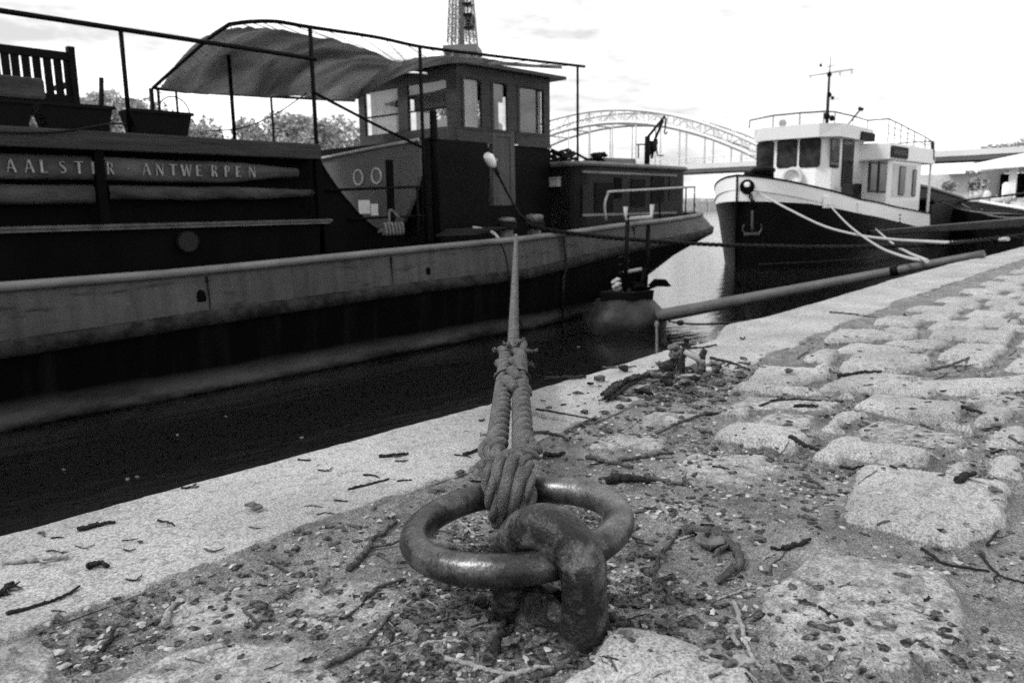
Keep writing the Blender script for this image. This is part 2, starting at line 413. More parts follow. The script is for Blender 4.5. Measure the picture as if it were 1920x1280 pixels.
cents = np.array([s[0].mean(0) for s in STONES]); rad_ = np.array([np.abs(s[0] - s[0].mean(0)).max() for s in STONES])
x = -.35
k = 0
while x < 26:
    px_ = .235 + .07 * g.random() if x < 8 else .30
    y = 1.12 if x < 3 else 1.2
    y -= .02 + .10 * (k % 2)
    while y > (-1.6 if x < 9 else -.6):
        pw = .20 + .10 * g.random()
        c = np.array([x + px_ / 2, y - pw / 2])
        if x > 1.62 or y < .1 or (x > 1.2 and y < .40):
            d = np.linalg.norm(cents - c, axis=1)
            if (d > rad_ * .42 + .02).all():
                hx, hy = px_ / 2 - .013 - .010 * g.random(), pw / 2 - .012 - .010 * g.random()
                q = np.array([(-hx, -hy), (hx, -hy), (hx, hy), (-hx, hy)]) * (1 + .10 * (g.random((4, 2)) - .5)) + c
                STONES.append((q, .016 + .018 * g.random()))
        y -= pw
    x += px_; k += 1
def sdf(poly, x, y):
    a = 0.0
    n = len(poly)
    for i in range(n):
        p, q = poly[i], poly[(i + 1) % n]; a += p[0] * q[1] - q[0] * p[1]
    if a < 0: poly = poly[::-1]
    ds = []
    for i in range(n):
        p, q = poly[i], poly[(i + 1) % n]; e = q - p; e = e / np.linalg.norm(e)
        ds.append((x - p[0]) * -e[1] + (y - p[1]) * e[0])
    ds = np.array(ds); kk = 130.0
    return -np.log(np.exp(-kk * np.clip(ds, -.4, .4)).sum(0)) / kk
def sstep(a, b, x):
    t = np.clip((x - a) / (b - a), 0, 1); return t * t * (3 - 2 * t)
def ground_height(X, Y):
    Z = -.022 + .016 * fbm(X, Y, .35, 4, 11) + .008 * fbm(X, Y, .05, 3, 5)
    S = np.zeros_like(X); E = np.full_like(X, -1.0)
    for i, (poly, h) in enumerate(STONES):
        lo, hi = poly.min(0) - .06, poly.max(0) + .06
        m = (X > lo[0]) & (X < hi[0]) & (Y > lo[1]) & (Y < hi[1])
        if not m.any(): continue
        xx, yy = X[m], Y[m]
        d = sdf(poly, xx, yy) + .034 * fbm(xx, yy, .08, 5, 20 + i)
        if i < NEXP: E[m] = np.maximum(E[m], d)
        else: d = np.minimum(d, -E[m] - .024)
        near = 1.0 if h > .013 else .6
        top = -.020 + h * sstep(-.004, .022, d) + h * .36 * sstep(.0, .12, d) + .007 * fbm(xx, yy, .08, 4, 7)
        Z[m] = np.where(d > -.006, np.maximum(Z[m] * .3 + top * .7, top - .002), Z[m])
        S[m] = np.maximum(S[m], sstep(.000, .016, d) * (1 if h > .015 else .52))
    Z += .017 * np.exp(-(np.clip(yinner(X) - Y, 0, 1) / .05) ** 2)
    # earth worn round the eye
    r = np.hypot(X - .80, Y - .66)
    Z += .016 * np.exp(-(np.hypot(X - .782, Y - .60) / .075) ** 2)
    return Z, S
def axis_lines(a, b, fine, knee, p=1.5):
    o = [a]
    while o[-1] < b:
        s = fine if o[-1] < knee else fine * (o[-1] / knee) ** p
        o.append(o[-1] + s)
    return np.array(o)
XL = axis_lines(-.5, 45, .0062, 2.0)
def grid_obj(name, Xg, Yg, Zg, Sg, mat_):
    a, b = Xg.shape
    me = bpy.data.meshes.new(name)
    idx = np.arange(a * b).reshape(a, b)
    F = np.stack([idx[:-1, :-1], idx[1:, :-1], idx[1:, 1:], idx[:-1, 1:]], -1).reshape(-1, 4)
    me.vertices.add(a * b); me.vertices.foreach_set('co', np.stack([Xg, Yg, Zg], -1).reshape(-1))
    me.loops.add(F.size); me.loops.foreach_set('vertex_index', F.reshape(-1).astype(np.int32))
    me.polygons.add(len(F)); me.polygons.foreach_set('loop_start', np.arange(0, F.size, 4, dtype=np.int32))
    me.polygons.foreach_set('use_smooth', np.ones(len(F), bool))
    at = me.attributes.new('stone', 'FLOAT', 'POINT'); at.data.foreach_set('value', Sg.reshape(-1).astype(np.float32))
    me.materials.append(mat_); me.update(calc_edges=True); me.validate()
    o = bpy.data.objects.new(name, me); COL.objects.link(o); return o
yl = np.concatenate([-np.geomspace(6, .15, 50), np.linspace(-.14, 1.0, 185)])
yl = (yl - yl[0]) / (yl[-1] - yl[0])
yo = yinner(XL) + .02
Yg = -6 + (yo[:, None] + 6) * yl[None, :]
Xg = np.repeat(XL[:, None], len(yl), 1)
Zg, Sg = ground_height(Xg, Yg)
kind(grid_obj('quay_ground', Xg, Yg, Zg, Sg, M_['ground']), 'structure')
# coping stones along the edge
t_ = np.concatenate([np.linspace(0, .97, 66), np.linspace(.975, 1, 7)])
ye = yedge(XL) + .007 * fbm(XL, XL * 0, .15, 4, 3)
yi = yinner(XL) + .022 * fbm(XL, XL * 0 + 3, .35, 4, 9)
Yc = yi[:, None] + (ye - yi)[:, None] * t_[None, :]
Xc = np.repeat(XL[:, None], len(t_), 1)
Zc = .006 * fbm(Xc, Yc, .25, 4, 2) + .003 * fbm(Xc, Yc, .03, 3, 4)
dE = ye[:, None] - Yc
Zc -= .010 * np.exp(-(dE / .012) ** 2)
dI = Yc - yi[:, None]
Sc = sstep(-.015, .03, dI + .07 * fbm(Xc, Yc, .16, 4, 8) - .006)
Zc -= .007 * (1 - sstep(-.004, .014, dI))
for jx in (-.3, 1.60, 2.98, 4.15, 5.95, 7.6, 9.2, 10.8, 12.5, 14.2):
    jl = jx + .02 * fbm(Yc, Yc * 0, .1, 3, 6)
    dj = np.abs(Xc - jl)
    Zc -= .016 * np.exp(-(dj / .008) ** 2); Sc *= 1 - .9 * np.exp(-(dj / .010) ** 2)
m1 = np.exp(-(((Xc - 3.0) / .28) ** 2 + ((Yc - 1.60) / .06) ** 2)); Zc -= .03 * m1 * (vnoise(Xc, Yc, .05, 5) > .35)
Yc = np.concatenate([Yc, ye[:, None] + [[.003, .004]]], 1); Xc = np.concatenate([Xc, Xc[:, :2]], 1)
Zc = np.concatenate([Zc, Zc[:, -1:] - .015, Zc[:, -1:] * 0 - .34], 1); Sc = np.concatenate([Sc, Sc[:, -1:], Sc[:, -1:]], 1)
kind(grid_obj('quay_edge', Xc, Yc, Zc, Sc, M_['ground']), 'structure')
mb = MB()
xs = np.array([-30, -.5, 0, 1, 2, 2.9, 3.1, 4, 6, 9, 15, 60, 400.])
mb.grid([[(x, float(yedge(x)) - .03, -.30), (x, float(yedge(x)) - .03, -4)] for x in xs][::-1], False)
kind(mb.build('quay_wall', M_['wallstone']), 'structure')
mb = MB(); mb.box((-60, -60, -.5), (700, -5.9, -.03)); mb.box((-60, -5.9, -.5), (-.45, 1.15, -.04)); mb.box((-60, 1.15, -.5), (-.45, 1.53, -.004)); mb.box((44, -5.9, -.5), (700, 1.7, -.03))
kind(mb.build('quay_ground', M_['stonefar']), 'structure')
mb = MB(); mb.add([(-900, 1.0, WZ), (3000, 1.0, WZ), (3000, 150, WZ), (-900, 150, WZ)], [(0, 1, 2, 3)])
kind(mb.build('water', M_['water']), 'structure')

# far bank
mb = MB(); mb.box((-500, 130, -4), (3000, 132, 1.9)); mb.box((-500, 131.2, 1.9), (3000, 131.6, 2.9))
for xx in np.arange(-400, 900, 9.0): mb.box((xx, 129.7, -3), (xx + 1.2, 130.02, 1.6))
tag(mb.build('embankment_wall', M_['stonefar']), 'pale stone embankment wall along the far river bank', 'wall')
mb = MB(); mb.box((-500, 131.9, -4), (3000, 1400, 1.8)); kind(mb.build('ground', M_['stonefar']), 'structure')

# ------------------------------------------------------------------ far trees
def tree_meshes(seed, h, wd, nleaf=5200, leaf=.40):
    g = np.random.default_rng(seed); tr = MB(); cr = MB()
    tr.tube(smoothpath([(0, 0, 0), (.1, .1, h * .2), (-.1, .2, h * .45), (.2, 0, h * .7)], 8), np.linspace(h * .025, h * .008, 8), n=7)
    cl = []
    for i in range(13):
        a = g.random() * 2 * pi; zz = h * (.32 + .58 * g.random()); rr = wd * .5 * sqrt(g.random()) * (1.05 - .6 * abs(zz / h - .5))
        c = np.array([cos(a) * rr, sin(a) * rr, zz]); cl.append((c, wd * (.13 + .13 * g.random())))
        tr.tube([(0, 0, h * (.2 + .3 * g.random())), c * [.6, .6, .9], c], [h * .01, h * .006, h * .002], n=5)
    V = []; F = []
    for i in range(nleaf):
        c, r = cl[g.integers(len(cl))]
        d = g.normal(size=3); d /= np.linalg.norm(d); p = c + d * r * (g.random() ** .4) * [1, 1, .8]
        u = g.normal(size=3); u /= np.linalg.norm(u); v = np.cross(u, g.normal(size=3)); v /= np.linalg.norm(v)
        s = leaf * (.5 + g.random()); n = len(V)
        V += [p - u * s, p + v * s * .6, p + u * s, p - v * s * .6]; F.append((n, n + 1, n + 2, n + 3))
    cr.add(V, F); return tr, cr
protos = []
far = [  # px centre, px top, Y, kind
    (75, 158, 136, 0), (205, 168, 138, 1), (255, 196, 141, 2), (392, 224, 142, 0), (350, 232, 146, 1), (452, 224, 138, 2), (505, 216, 136, 0), (560, 210, 137, 1),
    (612, 216, 139, 2), (655, 238, 143, 0), (690, 262, 148, 1), (20, 190, 140, 2)]
LBL = ['leftmost tree on the far bank, seen behind the slatted bench', 'bushy tree on the far bank behind the thin leaning stick', 'low tree on the far bank beside the first rail stanchion',
       'small pale tree right of the last planter box', 'low pale tree showing over the end of the planter boxes', 'far bank tree just right of the second awning post', 'far bank tree under the middle of the awning',
       'tallest rounded far bank tree under the awning', 'far bank tree left of the wheelhouse, behind the slanting stay', 'far bank tree touching the left edge of the wheelhouse', 'low far bank tree behind the wheelhouse windows', 'far bank tree seen through the bench slats']
for i, (px_, py_, Y, kd) in enumerate(far):
    p = Py(px_, py_, Y); hgt = p[2] - 1.8
    if kd >= len(protos) or len(protos) < 3:
        hh = [20., 17., 15.][len(protos)]; protos.append((hh,) + tree_meshes(40 + len(protos), hh, [17., 16., 15.][len(protos)]))
        kd = len(protos) - 1
    h0, tr, cr = protos[kd]
    t = thing('tree', LBL[i], 'tree', (0, 0, 0), 'trees on the far bank')
    for nm, b, mt in (('trunk', tr, 'trunk'), ('crown', cr, 'foliage')):
        if i < 3: o = b.build(nm, M_[mt], t); protos[kd] = protos[kd] if len(protos[kd]) > 3 + 1 else protos[kd]
        else:
            o = bpy.data.objects.new(nm, src[(kd, nm)].data); COL.objects.link(o); o.parent = t
        if i < 3:
            src = globals().setdefault('src', {}); src[(kd, nm)] = o
    sc_ = hgt / h0 * 1.0
    t.location = (p[0], p[1] + 3, 1.8); t.scale = (max(sc_, .75),) * 2 + (sc_,); t.rotation_euler = (0, 0, i * 1.3)
p = Px(1905, 262, 190)
t = thing('tree', 'dark tree on the near bank at the right picture edge, above the footbridge deck', 'tree', (p[0], p[1] - 3, 0), 'trees on the near bank')
for nm in ('trunk', 'crown'):
    o = bpy.data.objects.new(nm, src[(1, nm)].data); COL.objects.link(o); o.parent = t
t.scale = (1.1, 1.1, (p[2]) / 17 * 1.02)

# ------------------------------------------------------------------ iron lattice tower, 600 m away
tp = ray(868, 105); tp = tp / np.linalg.norm(tp[:2]) * 600
TC = np.array([tp[0], tp[1], 2.0])
t = thing('lattice_tower', 'tall iron lattice tower rising behind the barge awning', 'tower', TC)
TA = radians(34)
def tw(u, v, z): return TC + [cos(TA) * u - sin(TA) * v, sin(TA) * u + cos(TA) * v, z]
def lattice(mb, z0, z1, hw, lw, n, bw_, legs=True):
    zs = np.linspace(z0, z1, n + 1)
    for i in range(n):
        a, b = zs[i], zs[i + 1]; ha, hb = hw(a), hw(b); la, lb = lw(a), lw(b)
        for sx in (-1, 1):
            for sy in (-1, 1):
                ca = [(sx * ha, sy * ha), (sx * (ha - la), sy * ha), (sx * ha, sy * (ha - la)), (sx * (ha - la), sy * (ha - la))]
                cb = [(sx * hb, sy * hb), (sx * (hb - lb), sy * hb), (sx * hb, sy * (hb - lb)), (sx * (hb - lb), sy * (hb - lb))]
                for k in range(4): mb.bar(tw(*ca[k], a), tw(*cb[k], b), bw_)
                for k, l in ((0, 1), (0, 2), (1, 3), (2, 3)):
                    mb.bar(tw(*ca[k], a), tw(*cb[l], b), bw_ * .55); mb.bar(tw(*ca[l], a), tw(*cb[k], b), bw_ * .55); mb.bar(tw(*cb[k], b), tw(*cb[l], b), bw_ * .5)
hw_ = lambda z: itp(z, [(0, 45), (57, 22), (116, 9.9), (123, 9.3), (162, 6.9), (200, 5.2), (276, 2.6)])
lw_ = lambda z: itp(z, [(0, 18), (57, 10), (116, 5.6), (150, 4.9), (200, 4.9), (276, 2.5)])
mb = MB(); lattice(mb, 2, 110, hw_, lw_, 9, 1.3); mb.build('leg_lattice', M_['tower'], t)
mb = MB(); lattice(mb, 117, 276, hw_, lw_, 24, .62); mb.build('shaft_lattice', M_['tower'], t)
for z, e, hh in ((57, 3, 5), (110, 1.2, 5)):
    mb = MB(); q = hw_(z) + e
    mb.hexa([tw(-q, -q, z), tw(q, -q, z), tw(q, q, z), tw(-q, q, z)], [tw(-q, -q, z + hh), tw(q, -q, z + hh), tw(q, q, z + hh), tw(-q, q, z + hh)])
    mb.build('platform', M_['greyband'], t)
mb = MB()
for (z0, z1, a) in ((117, 276, 1.5),):
    mb.hexa([tw(-a - 1, -a, z0), tw(a - 1, -a, z0), tw(a - 1, a, z0), tw(-a - 1, a, z0)], [tw(-a, -a, z1), tw(a, -a, z1), tw(a, a, z1), tw(-a, a, z1)])
mb.build('lift_shaft', M_['tower'], t)
mb = MB()
for z, hh, u0, u1 in ((126, 1.6, -9.6, -2.5), (134.5, 2.2, -9.5, -2), (142.5, 1.6, -9.2, -1.5), (127.6, 7, -5, -2.2)):
    v0, v1 = -hw_(z) - .4, -hw_(z) + 6
    mb.hexa([tw(u0, v0, z), tw(u1, v0, z), tw(u1, v1, z), tw(u0, v1, z)], [tw(u0, v0, z + hh), tw(u1, v0, z + hh), tw(u1, v1, z + hh), tw(u0, v1, z + hh)])
    u0b, u1b = v0, v1
mb.build('lift_machinery', M_['dark'], t)
mb = MB(); mb.bar(tw(0, 0, 276), tw(0, 0, 324), 2.5); mb.build('antenna', M_['tower'], t)

# ------------------------------------------------------------------ arched footbridge across the river (X = 139)
BX = 139.0
def bq(x, y, X=BX): p = Px(x, y, X); return p[1], p[2]
tops = [bq(*p) for p in [(1035, 224), (1100, 212), (1180, 207), (1260, 214), (1340, 238), (1400, 264)]]
bots = [bq(*p) for p in [(1035, 252), (1100, 236), (1180, 231), (1260, 238), (1340, 261), (1400, 287)]]
ct = np.polyfit([p[0] for p in tops], [p[1] for p in tops], 2); cb = np.polyfit([p[0] for p in bots], [p[1] for p in bots], 2)
ZD = bq(1280, 318)[1]
t = thing('arch_footbridge', 'pale steel arched footbridge spanning the river behind the two boats', 'bridge', (BX, 85, WZ))
rts = sorted(np.real(np.roots(cb - [0, 0, 0.3]))); ya, yb = rts[0], rts[1]
N_ = 34; ys = np.linspace(ya, yb, N_ + 1)
zt_ = np.polyval(ct, ys); zb_ = np.polyval(cb, ys); zt_ = np.maximum(zt_, zb_ + .7)
for X in (BX, BX + 7.5):
    mb = MB()
    mb.tube([(X, y, z) for y, z in zip(ys, zt_)], .32, n=4, smooth=False); mb.tube([(X, y, z) for y, z in zip(ys, zb_)], .42, n=4, smooth=False)
    for i in range(N_):
        mb.bar((X, ys[i], zb_[i]), (X, ys[i], zt_[i]), .28)
        a, b = (i, i + 1) if i % 2 else (i + 1, i)
        mb.bar((X, ys[a], zb_[a]), (X, ys[b], zt_[b]), .25)
    mb.build('arch_truss', M_['bridge'], t)
mb = MB()
for i in range(0, N_ + 1, 2):
    mb.bar((BX, ys[i], zb_[i]), (BX + 7.5, ys[i], zb_[i]), .3)
    if i + 2 <= N_: mb.bar((BX, ys[i], zt_[i]), (BX + 7.5, ys[i + 2], zt_[i + 2]), .2)
mb.build('cross_bracing', M_['bridge'], t)
for i in range(0, N_ + 1, 2):
    for X in (BX, BX + 7.5):
        if abs(zb_[i] - ZD) > .6: mb = MB(); mb.bar((X, ys[i], ZD), (X, ys[i], zb_[i]), .34); mb.build('hanger', M_['bridge'], t)
mb = MB(); mb.box((BX - .3, 14, ZD - .75), (BX + 7.8, 131, ZD)); mb.build('deck', M_['bridgedeck'], t)
mb = MB(); mb.box((BX - .42, 14, ZD + .02), (BX - .32, 131, ZD + .9)); mb.build('parapet', M_['bridge'], t)
mb = MB()
for y in np.arange(14, 131, 1.5): mb.bar((BX - .37, y, ZD + .9), (BX - .37, y, ZD + 2.0), .09)
mb.tube([(BX - .37, 14, ZD + 2.0), (BX - .37, 131, ZD + 2.0)], .07, n=5); mb.tube([(BX - .37, 14, ZD + 1.4), (BX - .37, 131, ZD + 1.4)], .04, n=5)
mb.build('railing', M_['bridge'], t)
for y in (ya, yb):
    mb = MB(); mb.box((BX - 2, y - 2.5, -4), (BX + 9.5, y + 2.5, .5)); mb.build('pier', M_['stonefar'], t)

# ================================================================== BIG BARGE
YB = 7.07; YMID = 9.6; HB = YMID - YB
barge = thing('river_barge', 'old black river barge with grey sheer band, canvas awning and wooden wheelhouse', 'barge', (5, YMID, WZ))
ZT = [(-12, .05), (0, .0)] + [(Py(x, y, YB)[0], Py(x, y, YB)[2]) for x, y in [(0, 540), (350, 512), (700, 476), (1010, 446)]] + [(10.5, .25), (13, .34), (15.6, .42)]
ZB = [(-12, -.42)] + [(Py(x, y, YB)[0], Py(x, y, YB)[2]) for x, y in [(0, 640), (358, 586), (700, 538), (1000, 502)]] + [(10.6, -.06), (13, .06), (15.8, .16)]
def plan(B, X1, X2, bow=-14.0, bow1=-9.0, n=40, side=1, e=2.3):
    o = []
    for s in np.linspace(0, 1, 10): 
        a = s * pi / 2; o.append((bow1 + (bow - bow1) * cos(a) ** (2 / 2.4), YMID - side * B * sin(a) ** (2 / 2.4)))
    for s in np.linspace(0, 1, 26)[1:]: o.append((bow1 + (X1 - bow1) * s, YMID - side * B))
    for s in np.linspace(0, 1, 22)[1:]:
        a = s * pi / 2; o.append((X1 + (X2 - X1) * sin(a) ** (2 / e), YMID - side * B * cos(a) ** (2 / e)))
    return o
def level(B, X1, X2, zf, e=2.3):
    near = plan(B, X1, X2, e=e); farp = plan(B, X1, X2, side=-1, e=e)
    pts = near + farp[::-1][1:]
    return np.array([(x, y, zf(x)) for x, y in pts])
zt = lambda x: itp(x, ZT)
zb = lambda x: itp(x, ZB)
Lr = level(HB - .03, 11.4, 15.75, zt, 2.2)
Lm = level(HB + .0, 11.5, 16.15, lambda x: zb(x) + (zt(x) - zb(x)) * .25, 2.2)
Lk = level(HB + .0, 11.6, 16.25, zb, 2.2)
Ls = level(HB + .0, 11.6, 16.20, lambda x: zb(x) - .15, 2.2)
Lq = level(HB - .02, 9.9, 15.3, lambda x: itp(x, [(-12, -.8), (8, -.7), (12, -.45), (15, -.2)]), 2.1)
Lw = level(HB - .03, 7.6, 13.25, lambda x: WZ - .0, 1.9)
Lz = level(HB - .15, 6.5, 12.3, lambda x: -2.2, 1.8)
def band_mat():
    m = bpy.data.materials.new('scraped_grey_band'); m.use_nodes = True; t = m.node_tree; b = t.nodes['Principled BSDF']; N = t.nodes.new; K = t.links.new
    tc = N('ShaderNodeNewGeometry')
    def noise(sc, det=6, st=(1, 1, 1), ro=.6):
        mp = N('ShaderNodeMapping'); mp.inputs['Scale'].default_value = st; K(tc.outputs['Position'], mp.inputs['Vector'])
        n = N('ShaderNodeTexNoise'); n.inputs['Scale'].default_value = sc; n.inputs['Detail'].default_value = det; n.inputs['Roughness'].default_value = ro; K(mp.outputs[0], n.inputs['Vector']); return n.outputs[0]
    def mr(x, a, b_, c, d):
        q = N('ShaderNodeMapRange'); q.inputs[1].default_value = a; q.inputs[2].default_value = b_; q.inputs[3].default_value = c; q.inputs[4].default_value = d; K(x, q.inputs[0]); return q.outputs[0]
    def op(o, a, c):
        q = N('ShaderNodeMath'); q.operation = o
        for i, z in enumerate((a, c)):
            if isinstance(z, (int, float)): q.inputs[i].default_value = z
            else: K(z, q.inputs[i])
        return q.outputs[0]
    v = mr(noise(1.1, 5, (.5, .5, 1)), .3, .7, .048, .082)
    v = op('MULTIPLY', v, mr(noise(1.0, 6, (9, 9, .8)), .35, .65, .72, 1.15))                 # runs
    v = op('MULTIPLY', v, mr(noise(2.6, 9, (.45, .45, 3.2), .74), .55, .64, 1.0, .28))            # scrapes to rust
    v = op('ADD', v, mr(noise(5.0, 8, (.8, .8, 2), .75), .66, .72, 0, .10))                   # chipped bright spots
    K(v, b.inputs['Base Color']); b.inputs['Roughness'].default_value = .55; b.inputs['Specular IOR Level'].default_value = .2
    bp = N('ShaderNodeBump'); bp.inputs['Strength'].default_value = .3; bp.inputs['Distance'].default_value = .02; K(noise(4, 8, (.6, .6, 1)), bp.inputs['Height']); K(bp.outputs[0], b.inputs['Normal'])
    return m
mb = MB(); mb.grid([Lr, Lm, Lk]); mb.build('sheer_band', band_mat(), barge)
for xx in (-3.2, -.9, 1.35, 3.6, 5.85, 11.0):
    mb = MB(); mb.box((xx, YB - .006, zb(xx) + .01), (xx + .012, YB + .02, zt(xx) - .05)); mb.build('plate_seam', M_['rust'], barge)
mb = MB()
o1 = Lk.copy(); o2 = Ls.copy()
cen = np.array([3.0, YMID, 0])
def outw(Lv, d):
    q = Lv.copy(); tn = np.gradient(q[:, :2], axis=0); nn = np.stack([tn[:, 1], -tn[:, 0]], 1); nn /= np.linalg.norm(nn, axis=1)[:, None] + 1e-9
    q[:, :2] += nn * d; return q
mb.grid([Lk, outw(Lk, .05) - [0, 0, .02], outw(Ls, .05) + [0, 0, .02], Ls]); mb.build('rubbing_strake', M_['rust'], barge)

def hull_mat():
    m = bpy.data.materials.new('black_hull_with_scum_line'); m.use_nodes = True; t = m.node_tree; b = t.nodes['Principled BSDF']; N = t.nodes.new; K = t.links.new
    tc = N('ShaderNodeNewGeometry'); sp = N('ShaderNodeSeparateXYZ'); K(tc.outputs['Position'], sp.inputs[0])
    mp = N('ShaderNodeMapping'); mp.inputs['Scale'].default_value = (.45, .45, 1.4); K(tc.outputs['Position'], mp.inputs['Vector'])
    n = N('ShaderNodeTexNoise'); n.inputs['Scale'].default_value = 2.2; n.inputs['Detail'].default_value = 7; n.inputs['Roughness'].default_value = .65; K(mp.outputs[0], n.inputs['Vector'])
    def mr(x, a, b_, c, d):
        q = N('ShaderNodeMapRange'); q.inputs[1].default_value = a; q.inputs[2].default_value = b_; q.inputs[3].default_value = c; q.inputs[4].default_value = d; K(x, q.inputs[0]); return q.outputs[0]
    def op(o, a, c):
        q = N('ShaderNodeMath'); q.operation = o
        for i, z in enumerate((a, c)):
            if isinstance(z, (int, float)): q.inputs[i].default_value = z
            else: K(z, q.inputs[i])
        return q.outputs[0]
    zz = op('ADD', sp.outputs[2], op('MULTIPLY', op('SUBTRACT', n.outputs[0], .5), .16))
    band = op('MULTIPLY', mr(zz, -1.14, -1.07, 0, 1), mr(zz, -1.03, -.90, 1, 0))
    band = op('MULTIPLY', band, mr(n.outputs[0], .36, .6, .25, 1))
    mp2 = N('ShaderNodeMapping'); mp2.inputs['Scale'].default_value = (7, 7, .5); K(tc.outputs['Position'], mp2.inputs['Vector'])
    n2 = N('ShaderNodeTexNoise'); n2.inputs['Scale'].default_value = 1.0; n2.inputs['Detail'].default_value = 5; K(mp2.outputs[0], n2.inputs['Vector'])
    base = mr(n2.outputs[0], .5, .8, .002, .007)
    col = op('ADD', base, op('MULTIPLY', band, .085)); K(col, b.inputs['Base Color'])
    b.inputs['Roughness'].default_value = .6; b.inputs['Specular IOR Level'].default_value = .03
    bp = N('ShaderNodeBump'); bp.inputs['Strength'].default_value = .25; bp.inputs['Distance'].default_value = .03; K(n.outputs[0], bp.inputs['Height']); K(bp.outputs[0], b.inputs['Normal'])
    return m
mb = MB(); mb.grid([Ls, Lq, Lw, Lz]); hull = mb.build('hull', hull_mat(), barge)
mb = MB(); mb.tube(outw(Lr, .015) + [0, 0, .005], .042, n=10); mb.build('gunwale_cap', M_['cap'], barge)
# deck
mb = MB(); near = plan(HB - .05, 11.4, 15.7); farp = plan(HB - .05, 11.4, 15.7, side=-1)
mb.grid([[(x, y, zt(x) - .09) for x, y in near], [(x, y, zt(x) - .09) for x, y in farp]], False)
mb.build('deck', mat('worn_deck_paint', .05, .7, .3, 2, .2, v2=.12, thr=(.4, .65)), barge)
# hull scars: hawse notches, rust holes, weld seam
for x, y, r in [(378, 555, .055), (803, 508, .045)]:
    p = Py(x, y, YB - .002); mb = MB(); mb.prism([p + [r * cos(a) * .8, 0, r * sin(a) * 1.1] for a in np.linspace(0, pi, 9)] + [p + [-r * .8, 0, -r], p + [r * .8, 0, -r]], (0, .03, 0)); mb.build('hawse_hole', M_['black'], barge)
mb = MB(); p, q = Py(1056, 440, YB), Py(1066, 600, YB); mb.tube([p + [0, -.012, -.04], (p[0], p[1] - .06, zb(p[0]) - .1), (p[0], p[1] - .0, zb(p[0]) - .25), (p[0], p[1] + .02, -1.1)], .02, n=6); mb.build('weld_seam', M_['rust'], barge)

# hold coaming
YC = 7.75
def C(x, y, Y=YC): return Py(x, y, Y)
X0 = -9.0; XE = C(606, 400)[0]
zl = .5 * (C(0, 430)[2] + C(608, 413)[2]); zbb = C(300, 287)[2]; zbt = .5 * (C(0, 240)[2] + C(600, 268)[2])
mb = MB(); mb.box((X0, YC, -.2), (XE, YC + .08, zbb + .05)); mb.box((X0, YC + 3.6, -.2), (XE, YC + 3.7, zbb)); mb.box((X0, YC + .08, zbb - .12), (XE - .05, YC + 3.6, zbb - .05)); mb.box((XE - .08, YC + .08, -.2), (XE - .001, YC + 3.6, zbb - .13))
mb.build('hold_coaming', M_['black'], barge)
mb = MB(); mb.tube([(X0, YC - .05, zl), (XE + .08, YC - .05, zl)], .02, n=8); mb.box((X0, YC - .06, zl - .035), (XE + .05, YC - .003, zl - .012)); mb.build('coaming_ledge', mat('worn_ledge', .10, .5, .4, 4, .3, v2=.04), barge)
p = C(351, 453)
mb = MB(); mb.lathe(p + [0, -.002, 0], [(.125, .002), (.125, -.02), (.105, -.022)], 28, (0, 1, 0)); po = mb.build('porthole_ring', M_['dark'], barge)
mb = MB(); mb.lathe(p + [0, -.026, 0], [(.104, .0), (.10, -.004)], 28, (0, 1, 0)); mb.build('porthole_cover', mat('porthole_cover_paint', .012, .7, .3, 8, .2), po)
YM = 7.52
def Bm(x, y): return Py(x, y, YM)
bz0 = .5 * (Bm(0, 272)[2] + Bm(600, 300)[2]); bz1 = .5 * (Bm(0, 238)[2] + Bm(600, 268)[2]); BXE = Bm(603, 285)[0]
mb = MB(); mb.box((X0, YM, bz0), (BXE, YM + .34, bz1)); mb.build('timber_beam', M_['timber'], barge, bevel=.012)
for x0, y0, x1, y1 in ((178, 290, 192, 425), (590, 300, 600, 412)):
    a, b = Py(x0 + 4, y0, YM + .06), Py(x1 - 2, y1, YM + .06)
    mb = MB(); mb.box((a[0] - .035, YM + .03, zl + .02), (a[0] + .045, YM + .10, bz0)); mb.build('beam_post', M_['black'], barge)
# tarpaulin rolls with the name
YT = 7.64
tz1, tz0 = .5 * (Py(0, 291, YT)[2] + Py(550, 304, YT)[2]), Py(300, 341, YT)[2]
def roll(mb, xa, xb, z0, z1, Y, bulge, seed, endtaper=0):
    n = 90; gx = np.linspace(xa, xb, n); P = []
    for i, xx in enumerate(gx):
        row = []
        tp_ = 1 - endtaper * sstep(xb - .9, xb, xx)
        for s in np.linspace(0, 1, 15):
            a = s * pi * 1.15
            zz = z0 + (z1 - z0) * (1 - tp_) * .6 + (z1 - z0) * tp_ * (.5 - .5 * cos(s * pi))
            wob = .03 * float(fbm(np.array([xx]), np.array([zz * 3 + xx * .8]), .25, 3, seed)[0])
            row.append((xx, Y - bulge * sin(s * pi) ** .45 + wob, zz + .012 * float(vnoise(np.array([xx]), np.array([0.]), .35, seed)[0] - .5)))
        P.append(row)
    mb.grid(P[::-1]); return mb
ta = Py(556, 320, YT)[0]
mb = roll(MB(), X0, ta, tz0, tz1, YT + .05, .09, 3, .5); tarp = mb.build('name_tarpaulin', M_['tarp'], barge)
mb = roll(MB(), X0, Py(176, 360, YT)[0], Py(100, 384, YT)[2], Py(100, 342, YT)[2] - .02, YT + .07, .11, 5); mb.build('folded_tarpaulin', M_['tarplow'], barge)
mb = roll(MB(), Py(203, 360, YT)[0], Py(589, 360, YT)[0], Py(400, 375, YT)[2], Py(300, 345, YT)[2] - .02, YT + .07, .11, 8, .35); mb.build('folded_tarpaulin', M_['tarplow'], barge)
